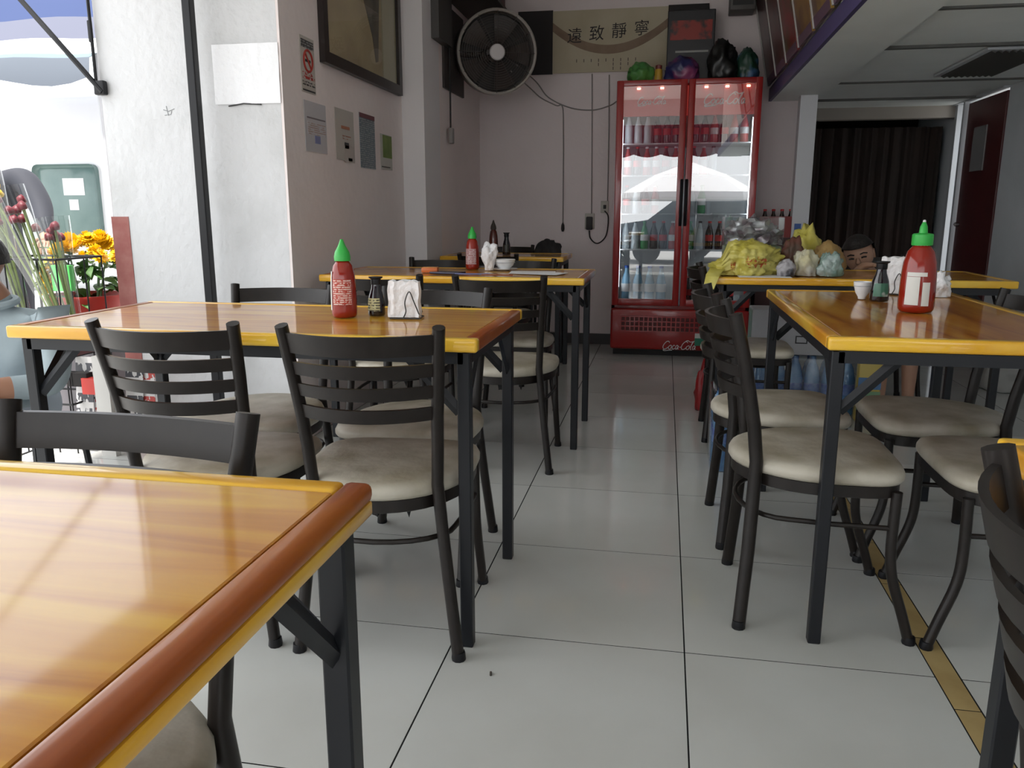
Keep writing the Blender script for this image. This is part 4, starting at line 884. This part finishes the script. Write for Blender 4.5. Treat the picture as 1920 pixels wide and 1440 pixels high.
# child resting behind the cluttered table
pc = (1.14, 4.60, 0)
ch = thing('person', 'dark haired child in a grey pink shirt resting behind the cluttered table', 'person', pc)
q = lambda x, y, z: (x-pc[0], y-pc[1], z)
J = {'pelvis': (q(1.15, 4.64, .51), (.11, .09), 's'), 'waist': (q(1.13, 4.60, .60), (.105, .085), 't'), 'chest': (q(1.10, 4.53, .69), (.11, .085), 't'), 'collar': (q(1.07, 4.50, .71), .052, 't'), 'neck': (q(1.04, 4.475, .745), .040, 'k'), 'skull': (q(1.0, 4.45, .775), .05, 'k'),
     'shL': (q(.965, 4.53, .70), .048, 't'), 'elL': (q(.90, 4.33, .62), .038, 't'), 'wrL': (q(.96, 4.215, .79), .024, 'k'), 'shR': (q(1.235, 4.53, .70), .048, 't'), 'elR': (q(1.30, 4.33, .62), .038, 't'), 'wrR': (q(1.20, 4.215, .79), .024, 'k'),
     'hpL': (q(1.085, 4.60, .50), .075, 's'), 'knL': (q(1.12, 4.36, .47), .056, 'k'), 'cfL': (q(1.125, 4.365, .33), .046, 'k'), 'anL': (q(1.135, 4.37, .07), .029, 'k'), 'ftL': (q(1.14, 4.27, .03), (.03, .024), 'k'),
     'hpR': (q(1.215, 4.60, .50), .075, 's'), 'knR': (q(1.26, 4.36, .47), .056, 'k'), 'cfR': (q(1.265, 4.365, .33), .046, 'k'), 'anR': (q(1.275, 4.37, .07), .029, 'k'), 'ftR': (q(1.285, 4.27, .03), (.03, .024), 'k')}
B = [('pelvis', 'waist'), ('waist', 'chest'), ('chest', 'collar'), ('collar', 'neck'), ('neck', 'skull'), ('chest', 'shL'), ('shL', 'elL'), ('elL', 'wrL'), ('chest', 'shR'), ('shR', 'elR'), ('elR', 'wrR'), ('pelvis', 'hpL'), ('hpL', 'knL'), ('knL', 'cfL'), ('cfL', 'anL'), ('anL', 'ftL'), ('pelvis', 'hpR'), ('hpR', 'knR'), ('knR', 'cfR'), ('cfR', 'anR'), ('anR', 'ftR')]
hand(J, B, 'wrL', J['wrL'][0], (.9, -.35, -.05), (0, 0, 1), -1, 'k', .8); hand(J, B, 'wrR', J['wrR'][0], (-.9, -.35, -.05), (0, 0, 1), 1, 'k', .8)
figure(ch, J, B, {'t': pm('shirt_greypink', (.34, .27, .26), .8), 'k': SKIN2, 's': pm('shorts_dark', (.04, .035, .05), .8)})
head(ch, q(.985, 4.43, .825), .085, (-.25, -1, -.25), SKIN2, HAIR, .22)
MB().tube([q(1.055+.055*cos(a), 4.485+.05*sin(a), .725) for a in [2*pi*k/24 for k in range(24)]], .011, 8, True).build('collar', MATS['shirt_greypink'], ch, True)
dup(chair0, (1.16, 4.65, 0), pi, 'dark chair under the child behind the cluttered table', 'chairs at the back')
# man in the pale shirt on a low stool by the street
pc = (-2.36, 2.52, 0)
mn = thing('person', 'man in a pale grey blue shirt seated low at the street opening', 'person', pc)
J = {'pelvis': (q(-2.36, 2.58, .34), (.16, .13), 'j'), 'waist': (q(-2.35, 2.56, .45), (.16, .12), 't'), 'chest': (q(-2.34, 2.52, .60), (.17, .125), 't'), 'collar': (q(-2.345, 2.49, .705), (.074, .066), 't'), 'neck': (q(-2.36, 2.47, .755), .055, 'k'), 'skull': (q(-2.38, 2.44, .80), .06, 'k'),
     'shL': (q(-2.50, 2.42, .655), .072, 't'), 'elL': (q(-2.62, 2.30, .46), .056, 't'), 'wrL': (q(-2.50, 2.12, .46), .03, 'k'), 'shR': (q(-2.17, 2.52, .655), .072, 't'), 'elR': (q(-2.10, 2.42, .44), .062, 't'), 'wrR': (q(-2.26, 2.20, .46), .03, 'k'),
     'hpL': (q(-2.46, 2.52, .33), .105, 'j'), 'knL': (q(-2.50, 2.13, .38), .072, 'j'), 'cfL': (q(-2.50, 2.13, .25), .062, 'j'), 'anL': (q(-2.49, 2.14, .09), .042, 'j'), 'ftL': (q(-2.48, 2.00, .04), (.045, .035), 'b'),
     'hpR': (q(-2.26, 2.54, .33), .105, 'j'), 'knR': (q(-2.22, 2.16, .38), .072, 'j'), 'cfR': (q(-2.22, 2.16, .25), .062, 'j'), 'anR': (q(-2.21, 2.17, .09), .042, 'j'), 'ftR': (q(-2.20, 2.03, .04), (.045, .035), 'b')}
B = [(a, b) for a, b in B if not a.startswith('wr')]
hand(J, B, 'wrL', J['wrL'][0], (.5, -.8, -.25), (0, .1, 1), -1, 'k', 1.); hand(J, B, 'wrR', J['wrR'][0], (-.5, -.8, -.25), (0, .1, 1), 1, 'k', 1.)
figure(mn, J, B, {'t': pm('shirt_pale', (.36, .43, .46), .85, bump=.6, bscale=9, col2=(.28, .34, .37), nscale=5), 'k': SKIN, 'j': pm('jeans_pale', (.42, .48, .55), .85), 'b': BLACKM})
head(mn, q(-2.385, 2.42, .875), .098, (-.6, -.8, -.1), SKIN, HAIR)
MB().tube([q(-2.36+.078*cos(a), 2.468+.07*sin(a), .722+.012*sin(a)) for a in [2*pi*k/24 for k in range(24)]], .014, 8, True).build('collar', MATS['shirt_pale'], mn, True)
sl = thing('low_stool', 'low dark stool under the man in the pale shirt', 'stool', (-2.36, 2.60, 0)); MB().rbox((0, 0, .205), (.28, .26, .03), .008).build('seat', TABLEM, sl)
for sx in (-1, 1):
    for sy in (-1, 1): MB().tube([(sx*.125, sy*.11, 0), (sx*.11, sy*.10, .19)], .013, 6).build('leg', TABLEM, sl, True)
# vendor standing outside in a dark jacket
pc = (-3.95, 4.25, -.08)
vd = thing('person', 'person in a dark grey jacket standing outside behind the wrapped flowers', 'person', pc)
q2 = lambda x, y, z: (x, y, z)
J = {'pelvis': (q2(0, 0, .86), (.16, .12), 'j'), 'waist': (q2(0, 0, 1.0), (.15, .115), 't'), 'chest': (q2(0, -.02, 1.2), (.175, .12), 't'), 'collar': (q2(0, -.02, 1.37), .075, 't'), 'neck': (q2(0, -.03, 1.42), .053, 'k'), 'skull': (q2(-.07, -.06, 1.48), .06, 'k'),
     'shL': (q2(-.19, -.02, 1.32), .07, 't'), 'elL': (q2(-.26, -.06, 1.05), .055, 't'), 'wrL': (q2(-.16, -.25, .93), .032, 'k'), 'shR': (q2(.23, -.02, 1.33), .085, 't'), 'elR': (q2(.40, -.10, 1.15), .068, 't'), 'wrR': (q2(.53, -.24, 1.00), .038, 't'),
     'hpL': (q2(-.09, 0, .80), .10, 'j'), 'knL': (q2(-.10, -.01, .46), .066, 'j'), 'cfL': (q2(-.10, .01, .32), .062, 'j'), 'anL': (q2(-.10, .02, .09), .042, 'j'), 'ftL': (q2(-.10, -.12, .04), (.045, .035), 'b'),
     'hpR': (q2(.09, 0, .80), .10, 'j'), 'knR': (q2(.10, -.01, .46), .066, 'j'), 'cfR': (q2(.10, .01, .32), .062, 'j'), 'anR': (q2(.10, .02, .09), .042, 'j'), 'ftR': (q2(.10, -.12, .04), (.045, .035), 'b')}
B = [(a, b) for a, b in B if not a.startswith('wr')]
hand(J, B, 'wrL', J['wrL'][0], (.2, -.8, -.4), (0, -.3, 1), -1, 'k', 1.); hand(J, B, 'wrR', J['wrR'][0], (.3, -.7, -.5), (0, -.3, 1), 1, 'k', 1.)
figure(vd, J, B, {'t': pm('jacket_dark', (.022, .024, .034), .8), 'k': SKIN, 'j': pm('trousers_dark', (.03, .03, .04), .85), 'b': BLACKM})
head(vd, (-.09, -.08, 1.565), .10, (.1, -1, -.3), SKIN, HAIR)

# ================================================================== OUTSIDE
gd = struct(wbox('ground_street', pm('asphalt', (.36, .36, .35), .85, col2=(.30, .30, .30), nscale=.8), -40, 40, -40, 40, -.4, -.08), 'pale street paving outside')
struct(wbox('ground_kerb', pm('kerb', (.45, .45, .44), .8), -3.3, -2.75, -6, 8.3, -.0799, -.005))
# awning arm at the pier
aw = thing('folding_awning', 'black folding awning arm fixed to the outer edge of the white pier', 'awning arm', (XL-.0, YP-.02, 1.58))
m = MB(); m.tube([(.03, -.01, -.03), (-.06, -.01, .07), (-.33, -.02, .375), (-.9, -.05, 1.02)], .012, 8); m.build('outer_arm', BLACKM, aw, True)
m = MB(); m.tube([(.0, -.005, .02), (.0, -.005, .36), (-.005, -.005, .9)], .007, 8); m.build('pull_rod', BLACKM, aw, True)
MB().rbox((.015, .0, -.01), (.05, .03, .06), .006).build('wall_bracket', BLACKM, aw, True); MB().rbox((-.003, -.005, .22), (.018, .016, .09), .005).build('clamp', BLACKM, aw, True)
# striped canopy across the pavement
cn = thing('striped_canopy', 'blue and white striped market canopy outside at upper left', 'canopy', (-5.35, 5.2, -.08))
bands = [(0.0, 2.10, (.085, .10, .125)), (.02, 2.17, (.10, .16, .19)), (.10, 2.21, (.6, .62, .66)), (.25, 2.34, (.065, .07, .105)), (.50, 2.54, (.006, .022, .09)), (.80, 2.82, (.4, .43, .5)), (1.2, 3.1, (.01, .04, .15)), (1.6, 3.35, None)]
for i in range(len(bands)-1):
    y0, z0, c_ = bands[i]; y1, z1, _ = bands[i+1]; n_ = 20; top = []; bot = []
    for k in range(n_+1):
        x = -1.6+3.0*k/n_; sg = .02*sin(k*.9)
        zz0 = z0+sg*(.5 if i else 1) - ((.05+.07*abs(cos(k*.55))) if i == 0 else 0)
        top.append((x, y0+.0, zz0)); bot.append((x, y1, z1+sg*.5))
    MB().loft([top, bot, [(a, b+.004, c+.006) for a, b, c in bot], [(a, b+.004, c+.006) for a, b, c in top]], False, False, False).build('valance' if i == 0 else 'fabric_band', pm('canopy_%d' % i, c_, .8), cn, True, 60)
for x in (-1.5, 1.36):
    for y in (.15, 1.6): MB().tube([(x, y, 0), (x, y, 2.22 if y < 1 else 3.3)], .02, 8).build('pole', pm('canopy_pole', (.4, .4, .42), .4), cn, True)
# white van
vn = thing('parked_van', 'white van parked across the street seen past the pier', 'van', (-5.9, 8.0, -.08))
VW = pm('van_white', (.85, .85, .86), .25, coat=.5)
MB().rbox((0, 0, 1.30), (3.0, 1.9, 1.95), .18, 4).build('body', VW, vn, True)
MB().rbox((.195, -.952, 1.19), (.69, .02, .76), .06, 3).build('window', pm('van_glass', (.12, .19, .18), .12, col2=(.18, .26, .24), nscale=3), vn, True)
for (a, b, c_, d) in ((-.05, .18, 1.28, 1.44), (-.0, .10, 1.14, 1.24)): MB().bb(.195+a, .195+b, -.9645, -.9625, c_, d).build('window_sticker', WHITEP, vn)
for x in (-1.0, 1.0):
    for y in (-.86, .86): MB().lathe([(.12, -.09), (.31, -.085), (.33, -.04), (.33, .04), (.31, .085), (.12, .09)], (x, y, .33), 24, Matrix.Rotation(pi/2, 3, 'X')).build('wheel', pm('tyre', (.02, .02, .02), .8), vn, True)
# red bucket of yellow chrysanthemums
fp = thing('flower_bucket', 'yellow chrysanthemums in a red tub outside by the pier', 'flowers', (-2.80, 3.50, -.08))
MB().bb(-.18, .18, -.16, .16, 0, .52).build('crate_stand', pm('crate_grey', (.12, .11, .12), .7), fp)
MB().lathe([(.13, .521), (.135, .53), (.175, .69), (.185, .71), (.185, .725), (.172, .725), (.165, .70), (.12, .56)], seg=32).build('tub', pm('tub_red', (.40, .03, .02), .35), fp, True)
rnd = random.Random(9); LEAFM = pm('leaf', (.05, .13, .03), .55, rand=.3); YEL = pm('petal_yellow', (.85, .55, .01), .6, rand=.1)
pet = MB()
for rk, (n_, l, zz, tl) in enumerate(((16, .034, .0, .15), (13, .028, .006, .5), (9, .02, .012, .9))):
    for i in range(n_):
        a = 2*pi*i/n_+rk*.2; d = Vector((cos(a)*cos(tl), sin(a)*cos(tl), sin(tl))); s_ = Vector((-sin(a), cos(a), 0)); b0 = Vector((0, 0, zz))
        pet.add([b0-s_*.003, b0+d*l*.6-s_*.0058, b0+d*l, b0+d*l*.6+s_*.0058, b0+s_*.003], [(0, 1, 2, 3, 4)])
pm_ = None
for i in range(64):
    a = rnd.uniform(0, 2*pi); r_ = .185*sqrt(rnd.random()); loc = (r_*cos(a)+.03, r_*sin(a), 1.0-r_*r_*3.0+rnd.uniform(-.025, .015))
    if i > 58: loc = (-.10+rnd.uniform(-.02, .02), -.13, .86-.03*(i-59))
    if pm_ is None: o = pet.build('flower_head', YEL, fp, True); pm_ = o.data
    else: o = bpy.data.objects.new('flower_head', pm_); C.objects.link(o); o.parent = fp
    o.location = loc; o.rotation_euler = (rnd.uniform(-.7, .7)-.3, rnd.uniform(-.7, .7), rnd.uniform(0, 6)); o.scale = (1.35,)*3
lf = MB()
for (t_, w_) in ((0, .002), (.3, .018), (.6, .02), (.85, .012), (1, .001)): pass
lr = [[(-w_, .09*t_, .03*t_*(1-t_)*2), (0, .09*t_, .03*t_*(1-t_)*2-.005), (w_, .09*t_, .03*t_*(1-t_)*2)] for (t_, w_) in ((0, .003), (.25, .016), (.5, .022), (.75, .015), (1, .002))]
lf.loft(lr, False, False, False); lm = None
for i in range(70):
    a = rnd.uniform(0, 2*pi); r_ = .10+.06*rnd.random(); z = rnd.uniform(.70, .92)
    if lm is None: o = lf.build('leaf', LEAFM, fp, True); lm = o.data
    else: o = bpy.data.objects.new('leaf', lm); C.objects.link(o); o.parent = fp
    o.location = (r_*.8*cos(a), r_*.8*sin(a), z); o.rotation_euler = (rnd.uniform(-.6, .5), rnd.uniform(-.4, .4), a-pi/2+rnd.uniform(-.6, .6)); o.scale = (1.2,)*3
for i in range(9):
    a = 2*pi*i/9; MB().tube([(.04*cos(a), .04*sin(a), .58), (.08*cos(a), .08*sin(a), .80), (.11*cos(a), .11*sin(a), .93)], .004, 5).build('stem', LEAFM, fp, True)
# wrapped bouquets in a wire rack
STEM = pm('stem_green', (.15, .19, .06), .6, rand=.3); ROSE = pm('rose_red', (.15, .006, .018), .5)
def bouquet(label, loc, lean, h, r, seed, flower=ROSE):
    t = thing('wrapped_bouquet', label, 'flowers', loc, 0, 'cellophane wrapped bouquets'); t.rotation_euler = lean; rd = random.Random(seed)
    prof = [(.022, 0), (.03, .1*h), (r*.6, .5*h), (r*.95, .85*h), (r*1.05, h)]
    m = MB(); rg = []
    for q_, z in prof: rg.append([(q_*(1+.10*sin(j*5*2*pi/30))*cos(2*pi*j/30), q_*(1+.10*sin(j*5*2*pi/30))*sin(2*pi*j/30), z) for j in range(30)])
    m.loft(rg, True, False, False); m.build('cellophane_wrap', CLEAR, t, True, 60)
    for k in range(9):
        a = rd.uniform(0, 2*pi); e = r*.75*sqrt(rd.random()); z = h*rd.uniform(.80, .95); ex, ey = e*cos(a), e*sin(a)
        MB().tube([(.012*cos(a), .012*sin(a), .01), (ex*.5, ey*.5, h*.45), (ex, ey, z)], .0042, 5).build('stem', STEM, t, True)
        o = blob((.018, .018, .022), seed+k, .3, 3., 2).build('flower_head', flower, t, True, 180); o.location = (ex, ey, z-.01)
    return t
bouquet('wrapped bouquet with red flowers leaning nearest the seated man', (-2.50, 2.98, .50), (.05, -.32, 0), .66, .085, 1)
bouquet('wrapped bouquet with red flowers leaning beside the wire rack', (-2.56, 3.12, .46), (.0, -.16, 0), .56, .08, 4)
bouquet('wrapped bouquet with yellow flowers leaning at the left picture edge', (-2.72, 3.02, .52), (.0, -.22, 0), .74, .085, 8, YEL)
rk = thing('wire_rack', 'black wire flower rack standing outside the opening', 'rack', (-2.645, 3.10, -.08))
RW = BLACKM
for z in (.30, .62, .925):
    MB().tube([(-.2, -.13, z), (.14, -.13, z), (.14, .15, z), (-.2, .15, z)], .005, 6, True).build('hoop', RW, rk, True)
for x in (-.2, -.11, -.03, .05, .14):
    for y in (-.13, .15): MB().tube([(x, y, 0), (x, y, .925)], .0035, 6).build('upright', RW, rk, True)
MB().bb(-.195, .135, -.125, .145, .50, .505).build('tray', RW, rk)
MB().bb(-.085, .01, .10, .13, .77, .885).build('green_card', pm('card_green', (.12, .75, .15), .5), rk)
# newspaper box and boards beside the pier
nb = thing('news_stand', 'small stand of printed papers and white boards outside under the left table', 'news stand', (-2.33, 2.98, 0))
MB().bb(-.05, .02, -.02, .01, .0, .44).build('white_post', pm('post_white', (.6, .58, .55), .5), nb)
for i, (x, c_) in enumerate(((-.16, 0), (-.075, 1), (.07, 0), (.12, 1))):
    MB().box((x, .05+.01*i, .22), (.085, .004, .40-.03*i), Matrix.Rotation(-.12, 3, 'X')).build('printed_paper', lines_mat('newsA' if c_ == 0 else 'newsB', (.6, .58, .57), ((.06, .06, .07) if c_ == 0 else (.45, .05, .04)), 6, words=4, cover=.6), nb)
MB().bb(-.12, -.05, -.01, .03, .27, .34).build('red_box', pm('box_red', (.5, .03, .02), .5), nb); MB().bb(-.20, -.10, .0, .04, .30, .36).build('dark_box', DARK, nb)
# parasol and red valance on the street behind the viewpoint (mirrored in the cooler doors)
ps = thing('parasol', 'white parasol on the street in front of the restaurant', 'parasol', (.45, -5.0, -.08))
MB().lathe([(1.35, 1.35), (1.36, 1.40), (1.33, 1.50), (.7, 1.85), (.05, 2.08), (.01, 2.10)], seg=8).build('canopy', pm('parasol_white', (.85, .86, .88), .8), ps)
MB().tube([(0, 0, 0), (0, 0, 2.1)], .022, 8).build('pole', MATS['canopy_pole'], ps, True); MB().lathe([(.25, 0), (.25, .05), (.05, .08)], seg=16).build('base', BLACKM, ps, True)
m = MB(); n_ = 60; a1 = [(-2.46+4.66*k/n_, YF-.03+.02*sin(k*.8), 2.55) for k in range(n_+1)]; a2 = [(p_[0], p_[1]-.05, 2.02-.05*abs(sin(k*pi/6))) for k, p_ in enumerate(a1)]
m.loft([a1, a2, [(x, y-.006, z) for x, y, z in a2], [(x, y-.006, z) for x, y, z in a1]], False, False, False)
tag(m.build('awning_valance', pm('valance_red', (.22, .02, .05), .8), None, True, 60), 'dark red scalloped awning valance over the street front', 'awning')

# parked car on the street in front (mirrored in the cooler doors)
pk = thing('parked_car', 'grey blue car parked on the street in front of the restaurant', 'car', (.9, -7.2, -.08))
CARB = pm('car_paint', (.10, .13, .16), .3, coat=.6)
prof = [(-2.1, .45), (-2.05, .85), (-1.35, .98), (-.75, 1.42), (.75, 1.44), (1.45, 1.02), (2.05, .92), (2.12, .45), (1.9, .28), (-1.9, .28)]
m = MB(); m.loft([[(x*(.96 if abs(y) > .7 else 1), y, z if abs(y) < .7 or z < .9 else z-.03) for x, z in prof] for y in (-.84, -.72, .72, .84)]); m.build('body', CARB, pk, True, 25)
for (a, b) in ((-.62, -.03), (.03, .70)):
    for y in (-.846, .846): MB().bb(a, b, y-.004, y+.004, 1.02, 1.34).build('window', pm('car_glass', (.03, .04, .045), .08), pk)
for x in (-1.3, 1.35):
    for y in (-.78, .78): MB().lathe([(.10, -.09), (.29, -.085), (.31, -.04), (.31, .04), (.29, .085), (.10, .09)], (x, y, .31), 24, Matrix.Rotation(pi/2, 3, 'X')).build('wheel', MATS['tyre'], pk, True)
# small extras
o = MB().rbox((0, 0, .0025), (.005, .014, .005), .0012, 1).build('crumb', pm('crumb', (.06, .05, .04), .8)); o.location = (-.355, 1.62, 0); o.rotation_euler = (0, 0, .2); tag(o, 'small dark crumb on the tiles in the aisle', 'crumb')
bx = thing('loudspeaker', 'dark grey box fixed near the ceiling between scroll and menu boards', 'loudspeaker', (.47, 6.28, 2.42))
MB().rbox((0, 0, .14), (.17, .2, .28), .006).build('case', pm('spk_grey', (.10, .095, .09), .6), bx, True); MB().bb(-.07, .07, -.1035, -.1005, .03, .25).build('front_cloth', pm('spk_cloth', (.05, .05, .05), .9), bx); MB().bb(-.02, .02, .1, .119, .08, .2).build('wall_bracket', BLACKM, bx)
